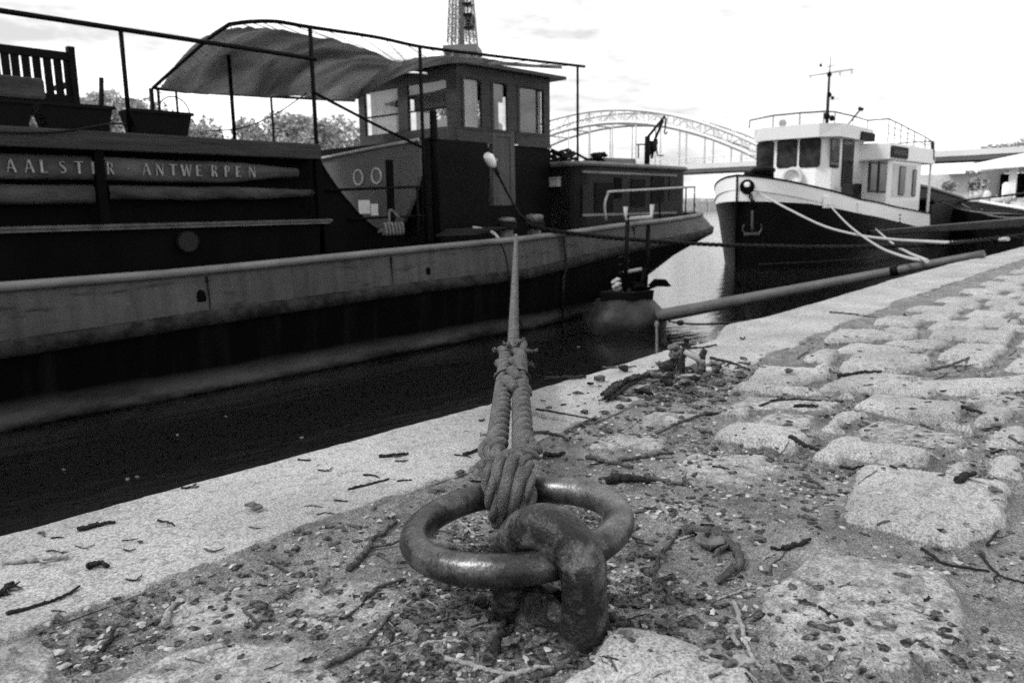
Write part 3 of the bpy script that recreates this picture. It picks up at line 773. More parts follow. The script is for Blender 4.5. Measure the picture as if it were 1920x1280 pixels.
GL = {  # thick-and-thin stencil capitals: strokes (x0,z0,x1,z1,width)
    'A': [(.10, 0, .45, 1, .06), (.5, 1, .88, 0, .19), (.28, .33, .62, .33, .06)],
    'L': [(.3, 0, .3, 1, .2), (.42, .05, .85, .05, .08)],
    'S': [(.75, .86, .45, .95, .08), (.3, .9, .22, .68, .14), (.22, .68, .72, .34, .2), (.74, .34, .66, .1, .13), (.6, .06, .2, .1, .08)],
    'T': [(.5, 0, .5, .95, .2), (.05, .94, .38, .94, .09), (.62, .94, .95, .94, .09)],
    'E': [(.28, 0, .28, 1, .2), (.42, .95, .85, .95, .08), (.42, .5, .7, .5, .07), (.42, .05, .88, .05, .08)],
    'R': [(.25, 0, .25, 1, .2), (.4, .95, .66, .93, .08), (.7, .9, .72, .6, .15), (.68, .53, .4, .5, .07), (.52, .45, .84, 0, .19)],
    'N': [(.12, 0, .12, .95, .07), (.14, 1, .84, 0, .2), (.86, .05, .86, 1, .07)],
    'W': [(.04, 1, .26, 0, .17), (.3, .05, .47, .9, .06), (.5, 1, .72, 0, .17), (.76, .05, .96, 1, .06)],
    'P': [(.28, 0, .28, 1, .2), (.42, .95, .7, .92, .08), (.76, .88, .74, .55, .15), (.7, .5, .42, .47, .07)],
    '.': [(.42, .5, .6, .5, .16)]}
mb = MB(); hz = (tz1 - tz0) * .5; zc0 = tz0 + (tz1 - tz0) * .27
for ch, pxx in zip('AALSTER.ANTWERPEN', (21, 55, 82, 118, 148, 178, 206, 239, 274, 299, 324, 349, 372, 401, 425, 446, 472)):
    xc = Py(pxx, 318, YT - .05)[0]; wl = hz * (.72 if ch != 'W' else .95)
    for (a, b, c, d, wd) in GL[ch]:
        p = np.array([xc + (a - .5) * wl, zc0 + b * hz]); q = np.array([xc + (c - .5) * wl, zc0 + d * hz]); dd = q - p; dd /= np.linalg.norm(dd); nn = np.array([-dd[1], dd[0]]) * wd * wl * .5
        mb.prism([(p[0] + nn[0], YT - .062, p[1] + nn[1]), (p[0] - nn[0], YT - .062, p[1] - nn[1]), (q[0] - nn[0], YT - .062, q[1] - nn[1]), (q[0] + nn[0], YT - .062, q[1] + nn[1])], (0, .02, 0))
mb.build('lettering', M_['letter'], tarp)
# sloping wing plate behind the hold
mb = MB(); pl = [C(x, y) for x, y in [(600, 300), (618, 332), (650, 375), (700, 425), (760, 450), (826, 463), (826, 480), (600, 500)]]
mb.prism(pl, (0, .05, 0)); mb.build('wing_plate', M_['black'], barge)
mb = MB(); pp = smoothpath([C(x, y) for x, y in [(597, 298), (618, 332), (650, 375), (700, 425), (760, 450), (826, 463)]], 24)
mb.grid([[p + [0, -.02, .004], p + [0, .22, .012]] for p in pp]); mb.build('wing_flange', mat('flange_paint', .06, .6, .3, 4, .2), barge)
# planter boxes on the beam
PY0 = 7.62
for (a, b, c, d, lbl) in ((-60, 66, 184, 238, 'dark planter box nearest the left edge, under the slatted bench'), (78, 213, 194, 236, 'longest dark planter box standing on the timber beam below the bench arm'), (246, 360, 207, 243, 'dark planter box at the right end of the row, beside the pale gap')):
    pa, pb = Py(a, d, PY0), Py(b, d, PY0); zt0 = Py((a + b) / 2, (c + (c + 10)) / 2 - 3, PY0)[2]; z0 = bz1 + .004
    mb = MB(); f = .05
    mb.hexa([(pa[0] + f, PY0, z0), (pb[0] - f, PY0, z0), (pb[0] - f, PY0 + .22, z0), (pa[0] + f, PY0 + .22, z0)], [(pa[0], PY0 - .03, zt0), (pb[0], PY0 - .03, zt0), (pb[0], PY0 + .25, zt0), (pa[0], PY0 + .25, zt0)])
    mb.box((pa[0] - .012, PY0 - .042, zt0 - .028), (pb[0] + .012, PY0 - .028, zt0 + .004))
    tag(mb.build('planter_box', M_['planter'], loc=((pa[0] + pb[0]) / 2, PY0, z0)), lbl, 'planter', 'planter boxes along the barge')
# slatted bench behind the planters
YN = 8.35
t = thing('slatted_bench', 'dark wooden slatted bench standing on the barge roof at the left edge', 'bench', Py(70, 190, YN))
bt, bb = Py(138, 93, YN), Py(142, 190, YN); bl = Py(-70, 84, YN)[0]
zrt = Py(70, 97, YN)[2]; zlow = bb[2] - .05
mb = MB(); mb.box((bt[0] - .06, YN - .03, zlow), (bt[0] + .0, YN + .04, bt[2] + .02)); mb.build('back_post', M_['planter'], t); mb = MB(); mb.box((bl - .06, YN - .03, zlow), (bl, YN + .04, bt[2])); mb.build('back_post', M_['planter'], t)
mb = MB(); mb.box((bl, YN - .02, zrt - .05), (bt[0] - .061, YN + .03, zrt + .025)); mb.box((bl, YN - .02, zlow + .03), (bt[0] - .061, YN + .03, zlow + .10)); mb.build('back_rail', M_['planter'], t)
for px_ in (-55, -35, -15, 4, 22, 42, 62, 82, 101, 119):
    q = Py(px_ + 8, 130, YN); mb = MB(); mb.box((q[0] - .032, YN - .008, zlow + .10), (q[0] + .032, YN + .018, zrt - .05)); mb.build('back_slat', M_['planter'], t)
mb = MB(); mb.box((bl, YN + .045, zlow - .06), (bt[0], YN + .5, zlow - .02)); mb.build('seat', M_['planter'], t)
mb = MB(); mb.box((bt[0] - .06, YN + .045, zlow + .2), (bt[0], YN + .5, zlow + .24)); mb.build('armrest', M_['planter'], t)
for xx in (bl, bt[0] - .06):
    for yy in (YN + .42, YN - .02): mb = MB(); mb.box((xx, yy, bz1 - .1), (xx + .06, yy + .06, zlow - .061)); mb.build('leg', M_['planter'], t)
# leaning things on bench seat row
p = Py(40, 185, YN - .3); mb = MB(); mb.box((bl, YN - .40, zlow - .018), (Py(80, 180, YN - .3)[0], YN - .12, Py(60, 148, YN - .3)[2])); tag(mb.build('seat_cushion', M_['tarplow'], loc=(p[0], YN - .3, zlow), bevel=.03), 'dark folded cushion propped on the slatted bench', 'cushion')
a, b = Py(182, 200, 8.0), Py(190, 146, 8.0); mb = MB(); mb.tube([(a[0], 8.0, bz1 - .1), b], [.026, .022], n=8)
tag(mb.build('wooden_stake', M_['planter'], loc=a), 'short dark stake leaning up between bench and rail stanchion', 'stake')
# long rail along the planter tops
# handrail with stanchions
RY = 7.66
mb = MB(); rz = .5 * (Py(0, 20, RY)[2] + Py(590, 111, RY)[2]); mb.tube([(X0, RY, rz), (Py(592, 110, RY)[0], RY, rz)], .024, n=8); mb.build('handrail', M_['dark'], barge)
for x, y in ((-230, 200), (243, 235)):
    q = Py(x, y, RY); mb = MB(); mb.tube([(q[0], RY, bz1), (q[0], RY, rz)], .022, n=8); mb.box((q[0] - .05, RY - .05, bz1), (q[0] + .05, RY + .05, bz1 + .012)); mb.build('stanchion', M_['dark'], barge)
# slack dark rope along the beam
pp = smoothpath([Py(x, y, YM - .02) for x, y in [(-40, 246), (60, 249), (130, 245), (200, 233)]] + [Py(236, 232, YM + .05)], 30); mb = MB(); mb.tube(pp, .009, n=6)
tag(mb.build('slack_rope', M_['ropedark'], loc=pp[0]), 'thin dark rope drooping along the barge timber beam', 'rope')

# ------------------------------------------------------------------ awning
AY, AF = 7.80, 10.3
npts = [(430, 46), (470, 41), (520, 41), (580, 51), (705, 70), (790, 88), (900, 102), (1000, 114), (1096, 125)]
nr = [Py(x, y, AY) for x, y in npts]
endc = [Py(430, 46, AY), Py(392, 72, 8.4), Py(335, 122, 9.4), Py(287, 165, AF)]
mb = MB(); mb.tube(smoothpath(nr, 40), .022, n=8); mb.tube(smoothpath(endc, 16), .022, n=8)
fr = [Py(x, y, AF) for x, y in [(287, 165), (340, 171), (500, 181), (600, 186), (665, 189)]]
mb.tube(smoothpath(fr, 30), .02, n=8); mb.build('awning_frame', M_['dark'], barge)
# canvas: from the scalloped near edge down to the far edge
ne = [(436, 58), (470, 52), (510, 56), (545, 62), (600, 72), (650, 82), (700, 98), (748, 116), (790, 110), (820, 106), (860, 108), (900, 110), (950, 117), (1000, 121), (1050, 124)]
NE = smoothpath([Py(x, y, AY + .06) for x, y in ne], 70)
NE[:, 2] += .03 * (np.random.default_rng(2).random(70) - .5) * np.clip(np.sin(np.arange(70) * .37), 0, 1)
fe0 = smoothpath([Py(x, y, AF - .05) for x, y in [(300, 166), (345, 176), (420, 176), (500, 184), (560, 183), (620, 188), (668, 189)]], 35)
fe1 = smoothpath([fe0[-1], Py(700, 168, 9.3), Py(760, 138, 8.7), Py(850, 119, 8.15), Py(930, 122, 8.1), Py(1000, 127, 8.05), Py(1055, 129, 8.0)], 36)[1:]
FE = np.vstack([fe0, fe1])
rows = []
for i in range(70):
    a, b = NE[i], FE[i]; row = []
    for s in np.linspace(0, 1, 40):
        p = a + (b - a) * s
        p = p + [0, 0, (.16 * sin(pi * s) if i < 38 else .02 * sin(pi * s)) + (.09 if i < 40 else .02) * float(fbm(np.array([p[0] * 1.6 + p[1] * .8]), np.array([p[1] * .5 - p[0] * .2]), .6, 4, 4)[0])]
        p = p + [0, 0, (.026 if i < 40 else .005) * sin(i * .62 + s * 3.5 + 1.5 * sin(i * .21)) * sin(pi * s) ** .7]
        row.append(p)
    rows.append(row)
mb = MB(); mb.grid(rows); aw = mb.build('awning_canvas', M_['awning'], barge); sm = aw.modifiers.new('solid', 'SOLIDIFY'); sm.thickness = .006
NR = smoothpath(nr, 70)
for i in list(range(0, 70, 4)): mb = MB(); mb.tube([NR[i], NE[min(69, i + (i % 3))]], .005, n=5); mb.build('awning_lashing', M_['galv'], barge)
EC = smoothpath(endc, 14)
for i in range(2, 14): mb = MB(); mb.tube([EC[i], EC[i] + [.12, .02, -.06]], .006, n=5); mb.build('awning_lashing', M_['galv'], barge)
def post(x0, y0, x1, y1, Y, r=.02, zb_=None, nm='awning_post', mt='dark'):
    a, b = Py(x0, y0, Y), Py(x1, y1, Y); mb = MB(); mb.tube([(a[0], Y, zb_ if zb_ is not None else b[2]), a], r, n=8); return mb.build(nm, M_[mt], barge)
post(581, 51, 598, 300, AY, .024, zl); post(428, 95, 443, 258, 9.2, .024, bz1 - .15); post(508, 180, 512, 265, AF, .018, .4); post(283, 166, 281, 210, AF, .03, .6); post(296, 168, 300, 210, AF + .05, .02, .6); post(330, 172, 335, 210, AF - .1, .016, .6)
post(787, 88, 797, 440, AY, .023, .1); post(1083, 126, 1087, 312, AY + .1, .02, 1.05)
# steering wheel rim seen under the awning
p = Py(327, 212, 10.0); mb = MB(); mb.tube([p + [.2 * cos(a), 0, .2 * sin(a)] for a in np.linspace(0, 2 * pi, 30, endpoint=False)], .008, n=5, closed=True)
tag(mb.build('hoop', M_['dark'], loc=p), 'thin dark hoop standing behind the last planter box', 'hoop')
# slanting stay and hanging wire
mb = MB(); mb.tube([Py(585, 172, AY - .02), Py(700, 232, AY + .1), Py(792, 277, AY - .0)], .019, n=8); mb.build('slanting_stay', M_['dark'], barge)
mb = MB(); mb.tube(smoothpath([Py(575, 175, 9.4), Py(520, 212, 9.4), Py(455, 240, 9.4), Py(385, 246, 9.4)], 20), .008, n=5); mb.build('hanging_wire', M_['dark'], barge)

# ------------------------------------------------------------------ helpers for axis-aligned rectangles measured in pixels
def rY(mb, x0, y0, x1, y1, Y, d):
    xm, ym = (x0 + x1) / 2, (y0 + y1) / 2
    mb.box((Py(x0, ym, Y)[0], Y, Py(xm, y1, Y)[2]), (Py(x1, ym, Y)[0], Y + d, Py(xm, y0, Y)[2])); return mb
def rX(mb, x0, y0, x1, y1, X, d):
    xm, ym = (x0 + x1) / 2, (y0 + y1) / 2
    mb.box((X, Px(x0, ym, X)[1], Px(xm, y1, X)[2]), (X + d, Px(x1, ym, X)[1], Px(xm, y0, X)[2])); return mb

# ------------------------------------------------------------------ wheelhouse
YW = 8.3
XW = Py(857, 200, YW)[0]
sx = lambda x, y=200: Py(x, y, YW)[0]
sz = lambda x, y: Py(x, y, YW)[2]
XA = sx(1031)
zr = sz(950, 135); zwt = sz(885, 147); zwb = sz(885, 240); zsk = sz(885, 264); zfl = sz(945, 385)
YFAR = Px(673, 225, XW)[1]
T_ = .06
wh = MB()
for a, b in ((850, 867), (905, 922), (953, 971), (1022, 1031)): wh.box((sx(a) if a > 850 else XW, YW, zwb), (sx(b), YW + T_, zwt))
wh.box((XW, YW - .004, zwt), (XA, YW + T_, zr)); wh.box((XW, YW - .004, zsk), (sx(921), YW + T_, zwb)); wh.box((sx(966), YW - .004, zsk), (XA, YW + T_, zwb))
fy = lambda x: Px(x, 220, XW)[1]
for a, b in ((673, 684), (747, 765), (838, 849)): wh.box((XW, fy(b) if b < 849 else YW + T_ + .002, zwb + .02), (XW + T_, fy(a), zwt - .02))
wh.box((XW, YW + T_ + .002, zwt - .02), (XW + T_, YFAR, zr)); wh.box((XW, YW + T_ + .002, zsk - .05), (XW + T_, YFAR, zwb + .02))
# far and aft walls: sill, head, posts
for a in np.linspace(XW + T_ + .002, XA - .08, 4): wh.box((a, YFAR - .06, zsk), (a + .07, YFAR, zwt))
wh.box((XW + T_ + .002, YFAR - .058, zwt), (XA, YFAR, zr)); wh.box((XW + T_ + .002, YFAR - .058, zsk - .4), (XA, YFAR, zwb - .1))
for a in (YW + T_ + .004, lerp(YW, YFAR, .5), YFAR - .14): wh.box((XA - T_, a, zsk), (XA - .002, a + .07, zwt))
wh.box((XA - T_, YW + T_ + .004, zwt), (XA - .002, YFAR - .062, zr)); wh.box((XA - T_, YW + T_ + .004, zfl), (XA - .002, YFAR - .062, zwb - .12))
whb = wh.build('wheelhouse_frame', M_['darkwood'], barge)
mb = MB()                                                   # mouldings on the framing
for a, b in ((867, 905), (922, 953), (971, 1022)):
    for q in (a - 1, b - 3): mb.box((sx(q), YW - .012, zwb + .01), (sx(q + 4), YW - .001, zwt - .01))
    mb.box((sx(a - 1), YW - .014, zwb - .03), (sx(b + 1), YW - .002, zwb + .0095)); mb.box((sx(a - 1), YW - .014, zwt - .0095), (sx(b + 1), YW - .006, zwt + .03))
mb.box((XW - .015, YW - .03, zsk - .03), (sx(921), YW - .005, zsk)); mb.box((sx(970), YW - .03, zsk - .03), (XA, YW - .005, zsk))
mb.build('window_moulding', M_['darkwood'], barge)
mb = MB(); mb.box((sx(923, 300), YW + .012, zfl), (sx(965, 300), YW + T_ - .004, zwb - .002))
for a, b in ((924, 931), (957, 965)): mb.box((sx(a, 300), YW - .004, zfl), (sx(b, 300), YW + .0115, zwb))
mb.box((sx(931.5, 300), YW - .003, zwb - .09), (sx(956.5, 300), YW + .0115, zwb)); mb.box((sx(931.5, 300), YW - .003, zfl), (sx(956.5, 300), YW + .0115, zfl + .12))
dr = mb.build('wheelhouse_door', mat('door_wood', .07, .6, .4, 4, .15, bump=.2, bscale=18, stretch=(3, 3, .5)), barge)
mb = MB(); mb.lathe((sx(928, 300), YW - .02, sz(928, 300)), [(.02, -.02), (.025, 0), (.012, .02)], 10, (0, 1, 0)); mb.build('door_handle', M_['galv'], dr)
def arch_pane(mb, a, b, top, bot, Y):
    x0, x1 = sx(a), sx(b); n = 12
    q = [(x0, Y, bot), (x1, Y, bot)] + [(lerp(x1, x0, i / n), Y, top - .07 + .07 * sin(pi * i / n) ** .6) for i in range(n + 1)]
    mb.prism(q, (0, .006, 0))
for a, b in ((868, 904), (923, 952), (972, 1021)):
    mb = MB(); arch_pane(mb, a, b, zwt + .005, zwb, YW + .03); mb.build('window_pane', M_['glass'], barge)
    mb = MB(); x0, x1, n = sx(a), sx(b), 12                # arched head filler
    top = zwt + .01
    mb.prism([(x0, YW + .012, top + .03), (x1, YW + .012, top + .03)] + [(lerp(x1, x0, i / n), YW + .012, top - .085 + .08 * sin(pi * i / n) ** .6) for i in range(n + 1)], (0, .012, 0)); mb.build('arched_head', M_['darkwood'], barge)
def drape(xa, xb, z0, z1, Y, mt, along='x', X=0, seed=0, amp=.02):
    mb = MB(); P = []
    for i in range(40):
        s = i / 39; off = amp * sin(s * 16 + seed) 
        P.append([(lerp(xa, xb, s), Y + off, z) if along == 'x' else (X + off, lerp(xa, xb, s), z) for z in (z0, z1)])
    mb.grid(P); return mb.build('curtain', mt, barge)
drape(sx(866), sx(906), zwb - .1, zwt, YW + .12, M_['curtain'])
drape(sx(922), sx(953), zwb + (zwt - zwb) * .62, zwt, YW + .12, M_['tarp'])
drape(sx(970), sx(1024), zwb - .1, zwt, YW + .12, M_['tarp'], amp=.008)
ffz = zwb + (zwt - zwb) * .42
for a, b in ((684, 747), (765, 838)):
    mb = MB(); mb.box((XW + .02, fy(b) + .001, zwb + .021), (XW + .026, fy(a) - .001, zwt - .021)); mb.build('window_pane', M_['glass'], barge)
    mb = MB(); mb.box((XW + .005, fy(b) + .001, ffz - .012), (XW + .019, fy(a) - .001, ffz + .012)); mb.build('transom_bar', M_['dark'], barge)
drape(fy(730), fy(684), ffz - .5, zwt, 0, M_['curtain'], 'y', XW + .14); drape(fy(747), fy(722), ffz - .02, zwt, 0, M_['tarp'], 'y', XW + .2)
drape(fy(838), fy(765), ffz + .02, zwt, 0, M_['cabingrey'], 'y', XW + .14); drape(fy(800), fy(766), zwb, ffz + .03, 0, M_['curtain'], 'y', XW + .16)
mb = MB(); ov = .24
mb.add([(XW - .30, YW - .10, zr - .01), (XA + ov, YW - .16, zr), (XA + ov, YFAR + .25, zr), (XW - .30, YFAR + .2, zr - .01), (XW - .3, YW - .10, zr + .05), (XA + ov, YW - .16, zr + .05), (XA + ov, YFAR + .25, zr + .05), (XW - .3, YFAR + .2, zr + .05),
        (XW + .2, YW + .4, zr + .15), (XA - .1, YW + .4, zr + .15), (XA - .1, YFAR - .3, zr + .15), (XW + .2, YFAR - .3, zr + .15)],
       [(0, 3, 2, 1), (0, 1, 5, 4), (1, 2, 6, 5), (2, 3, 7, 6), (3, 0, 4, 7), (4, 5, 9, 8), (5, 6, 10, 9), (6, 7, 11, 10), (7, 4, 8, 11), (8, 9, 10, 11)])
mb.build('wheelhouse_roof', mat('roof_paint', .05, .6, .2, 3, .2), barge)
mb = MB(); a, b = Px(741, 134, XW - .33), Px(800, 138, XW - .33); mb.tube([a, b], .014, n=8); mb.build('strip_lamp', M_['white'], barge)
# casing under the wheelhouse, dark side wall, grey bulkhead
YK = 8.12
mb = MB(); mb.box((Py(790, 340, YK)[0], YK, -.1), (Py(916, 340, YK)[0], YK + .17, zsk - .035)); mb.box((Py(790, 340, YK)[0], YK + .175, -.1), (Py(800, 340, YK)[0], YFAR, zsk - .06)); mb.box((sx(966, 300), YW + .002, zfl - .7), (XA, YW + .05, zsk - .035)); mb.box((sx(900, 300), YK + .171, -.1), (XA, YW + .1, zfl - .01))
mb.build('engine_casing', M_['dark'], barge)
XB = Py(786, 300, 8.0)[0] - .02
B_ = lambda x, y: Px(x, y, XB)
mb = MB(); outl = [B_(x, y) for x, y in [(560, 306), (612, 297), (700, 279), (786, 263), (785, 330), (775, 372), (760, 408), (742, 436), (640, 450), (560, 450)]]
mb.prism(outl, (.06, 0, 0)); bk = mb.build('cabin_bulkhead', mat('grey_bulkhead_paint', .08, .55, .3, 2, .2, bump=.1, bscale=6), barge)
mb = MB(); mb.tube([B_(560, 305) - [.03, 0, 0], B_(612, 296) - [.03, 0, 0], B_(700, 278) - [.03, 0, 0], B_(788, 262) - [.03, 0, 0]], .022, n=8); mb.build('cabin_trim', M_['rail'], barge)
for x, y in ((673, 333), (707, 330)):
    q = B_(x, y); mb = MB(); mb.tube([q + [-.012, .105 * cos(a), .105 * sin(a)] for a in np.linspace(0, 2 * pi, 28, endpoint=False)], .014, n=6, closed=True); mb.build('porthole_ring', M_['offwhite'], barge)
    mb = MB(); mb.lathe(q + [-.006, 0, 0], [(.095, 0), (.095, .004)], 24, (1, 0, 0)); mb.build('porthole_disc', M_['greyband'], barge)
for x, y, hw_x, hh in ((684, 388, 10, 13), (703, 393, 6, 11)):
    mb = MB(); a, b = B_(x - hw_x, y + hh), B_(x + hw_x, y - hh); mb.box((XB - .01, a[1], a[2]), (XB - .004, b[1], b[2])); mb.build('notice', M_['white'], barge)
mb = MB(); q = Py(728, 300, 7.95); mb.box((q[0] - .035, 7.9, -.05), (q[0] + .035, 7.97, q[2])); mb.build('deck_post', M_['black'], barge)
mb = MB(); a, b = Py(606, 357, 7.72), Py(790, 350, 7.72); mb.tube([a, b], .017, n=8); a, b = Py(655, 411, 7.72), Py(796, 404, 7.72); mb.tube([a, b], .014, n=8)
a = Py(782, 352, 7.72); mb.tube([a, (a[0], 7.72, 0)], .015, n=8); mb.build('side_rail', M_['dark'], barge)
mb = MB(); q, s_ = Py(812, 208, 7.98), Py(812, 262, 7.98); mb.tube([(q[0], 7.98, .0), (q[0], 7.98, s_[2]), q], [.055, .055, .05], n=12); mb.tube([s_ - [0, 0, .02], s_ + [0, 0, .03]], .065, n=12); mb.build('exhaust_pipe', M_['dark'], barge)
mb = MB()
for x, y, r in ((876, 282, .06), (893, 284, .06)): mb.lathe(Py(x, y, YW - .14), [(r * .6, .1), (r, .02), (r * .9, 0), (r * .4, -.01)], 12, (0, 1, 0))
q = Py(884, 268, YW - .1); mb.box(q - [.16, .0, .02], q + [.16, .09, .02]); q = Py(882, 325, YW - .1); mb.box(q - [.09, 0, .14], q + [.07, .1, .14]); mb.box(q + [-.02, -.05, -.18], q + [.05, -.002, .1]); mb.build('wall_lamp', M_['black'], barge)

# ------------------------------------------------------------------ after cabin trunk
YK2 = 7.76
XF = Py(1064, 370, 8.0)[0]; XS = Py(1276, 350, 7.95)[0]
zk = Py(1170, 311, YK2)[2]
def trunkplan(d=0.0):
    o = [(XF - d, YMID + 1.7 + d), (XF - d, 8.02)]
    for a in np.linspace(0, pi / 2, 7)[1:]: o.append((XF + .26 - (.26 + d) * cos(a), 8.02 - (.26 + d) * sin(a)))
    for a in np.linspace(0, pi / 2, 7): o.append((XS - .3 + (.3 + d) * sin(a), 8.06 - (.3 + d) * cos(a)))
    o += [(XS + d, YMID + 1.4 + d), (XS - .3, YMID + 1.7 + d)]
    return o
mb = MB(); pl = trunkplan(); mb.prism([(x, y, .0) for x, y in pl], (0, 0, zk - .02)); mb.build('cabin_trunk', mat('dark_cabin_paint', .010, .45, .35, 2.5, .1, bump=.1), barge)
mb = MB(); mb.tube([(x, y, zk) for x, y in trunkplan(.03)], .045, n=10, closed=True); mb.build('trunk_rim', mat('rim_paint', .10, .4, .3, 5, .4, v2=.05), barge)
mb = MB(); mb.prism([(x, y, zk + .01) for x, y in trunkplan(-.02)], (0, 0, .015)); mb.build('trunk_roof', M_['rail'], barge)
mb = MB()
for y0, y1 in ((334, 319), (417, 387)):
    a, b = Py(1092, y0, YK2 - .012), Py(1268, y1, YK2 - .012); z = (a[2] + b[2]) / 2; mb.box((a[0], YK2 - .028, z - .02), (b[0], YK2 - .002, z + .02))
mb.build('trunk_moulding', M_['cap'], barge)
for a, b, c, d, mt in ((1093, 1113, 347, 402, 'curtain'), (1116, 1150, 343, 398, 'dark'), (1153, 1166, 333, 372, 'black'), (1184, 1210, 336, 388, 'dark'), (1222, 1246, 332, 380, 'dark'), (1256, 1268, 328, 375, 'barge2')):
    mb = MB(); rY(mb, a, c, b, d, YK2 - .014, .012); fr_ = mb.build('cabin_window' if mt == 'curtain' else 'cabin_panel', M_['offwhite'] if False else M_['barge2'] if mt == 'curtain' else M_[mt], barge)
q = Px(1034, 342, XF - .1); mb = MB(); mb.box(q - [.0, .12, .07], q + [.098, .12, .06]); mb.prism([q + [-.02, -.14, .06], q + [.098, -.14, .07], q + [.098, .14, .07], q + [-.02, .14, .06]], (0, 0, .015)); mb.build('bulkhead_lamp', M_['galv'], barge)
# stern rail following the rim
RL = level(HB - .14, 11.3, 15.6, zt, 2.2)
xs0 = Py(1099, 382, 7.3)[0]; hgt = Py(1280, 352, 7.5)[2] - zt(13.2)
sel = np.array([p for p in RL if p[0] >= xs0]) + [0, 0, max(.38, min(.6, hgt))]
mb = MB(); st = sel[0]; mb.tube(smoothpath([st + [-.1, 0, -.45], st + [-.14, 0, -.2], st + [-.05, 0, -.03], st] + list(sel[1:]), 120), .02, n=8); mb.build('stern_rail', M_['rail'], barge)
for p in sel[[3, 7, 12, 16, len(sel) // 2, -16, -12, -6]]:
    mb = MB(); mb.tube([p - [0, 0, .55], p], .014, n=7); mb.build('rail_stanchion', M_['dark'], barge)
# bollards
for x, y, r in ((950, 412, .12), (1002, 406, .125)):
    q = Py(x, y, 7.42); mb = MB(); mb.lathe((q[0], 7.42, zt(q[0]) - .1), [(r * 1.1, 0), (r * 1.05, .04), (r * .8, .06), (r * .78, q[2] - zt(q[0]) + .03), (r, q[2] - zt(q[0]) + .05), (r * 1.05, q[2] - zt(q[0]) + .1), (r * .9, q[2] - zt(q[0]) + .125), (r * .3, q[2] - zt(q[0]) + .135)], 20)
    mb.build('bollard', mat('bollard_paint', .06, .5, .4, 9, .4, v2=.16), barge)
# cargo davit on the trunk roof
DY = 8.5
D_ = lambda x, y: Py(x, y, DY)
mb = MB()
mb.tube([(D_(1213, 300)[0], DY, zk), D_(1214, 256)], .055, n=10); mb.tube([D_(1213, 259), D_(1246, 219)], .028, n=8); mb.tube([D_(1222, 297), D_(1228, 262), D_(1243, 226)], .028, n=8); mb.tube([D_(1213, 300), D_(1232, 262)], .022, n=8)
mb.tube([D_(1217, 268), D_(1231, 268)], .04, n=8); mb.lathe(D_(1224, 275) - [0, .05, 0], [(.06, 0), (.11, .01), (.11, .1), (.06, .11)], 14, (0, 1, 0)); mb.tube([D_(1230, 272), D_(1233, 292), D_(1244, 292)], .014, n=6); mb.tube([D_(1244, 222), D_(1249, 222), D_(1247, 238)], .02, n=6)
mb.tube([D_(1194, 271), D_(1212, 271)], .014, n=6); mb.tube([D_(1197, 271), D_(1197, 297)], .014, n=6); mb.build('davit', M_['dark'], barge)
mb = MB(); mb.tube([D_(1247, 232), D_(1247, 240)], .01, n=6); hk = D_(1248, 247); mb.tube([hk + [.05 * cos(a), 0, .05 * sin(a)] for a in np.linspace(1.8, 6.4, 14)], .016, n=6); mb.build('davit_hook', M_['dark'], barge)
# things lying on the trunk roof
q = Py(1150, 300, 8.7); t = thing('upturned_tender', 'small dark upturned tender lying on the after cabin roof left of the davit', 'dinghy', (q[0], 8.7, zk + .03))
mb = MB(); x0, x1 = Py(1112, 300, 8.7)[0], Py(1190, 295, 8.7)[0]; P = []
for s in np.linspace(0, 1, 14):
    wv = .28 * (sin(pi * min(1, s * .5 + .5)) ** .6 + .12); hv = .17 + .03 * s
    P.append([(lerp(x0, x1, s), 8.7 + wv * cos(a), zk + .035 + hv * sin(a) ** .7) for a in np.linspace(0, pi, 10)])
mb.grid(P); mb.build('tender_hull', M_['tarp'], t)
mb = MB(); mb.blob(Py(1118, 292, 8.6), (.16, .1, .05), 3, .4); mb.blob(Py(1128, 291, 8.6), (.1, .1, .05), 6, .4); mb.build('lashed_bundle', M_['planter'], t)
mb = MB(); c = Py(1056, 303, 8.3)
for k in range(7): 
    cc = c + [.05 * (k % 3) - .05, .06 * (k % 2), -.02]; rr_ = .17 + .025 * (k % 3)
    mb.tube([(cc[0] + rr_ * 1.2 * cos(a), cc[1] + rr_ * .8 * sin(a), zk + .05 + .03 * k + .025 * sin(a * 3 + k)) for a in np.linspace(0, 2 * pi, 26, endpoint=False)], .02, n=6, closed=True)
tag(mb.build('rope_coil', M_['ropedark'], loc=(c[0], c[1], zk)), 'heap of dark rope coiled on the cabin roof beside the wheelhouse', 'rope coil')
mb = MB(); mb.tube(smoothpath([Py(1050, 290, 8.2), Py(1078, 288, 8.2), Py(1095, 296, 8.2), Py(1115, 304, 8.1)], 16), .022, n=7)
tag(mb.build('bent_pipe', M_['dark'], loc=c), 'bent dark pipe arching over the rope heap on the cabin roof', 'pipe')
# mooring bits lying about the side deck
mb = MB(); c = Py(738, 440, 7.5)
for k in range(6):
    mb.tube([(c[0] + .1 * (k - 2.5) * .7 + .03 * cos(a), 7.45 + .09 * cos(a) * .7 + .02 * k, c[2] + .03 + .11 * sin(a)) for a in np.linspace(-.3, pi + .3, 14)], .017, n=7)
mb.tube(smoothpath([c + [.1, 0, .2], c + [.0, .05, .3], c + [-.06, .02, .1], c + [-.2, .05, .04]], 16), .016, n=6)
tag(mb.build('rope_coil', M_['roperaw'], loc=c), 'pale rope loops hanging at the foot of the grey cabin bulkhead', 'rope coil')
pp = smoothpath([Py(886, 427, 7.5), Py(905, 430, 7.4), Py(925, 437, 7.25), Py(937, 450, 7.1)], 14); mb = MB(); mb.tube(pp, .022, n=8); hp = tag(mb.build('pale_hose', M_['ropepale'], loc=pp[0]), 'short pale hose arching over the gunwale left of the mooring bollards', 'hose')
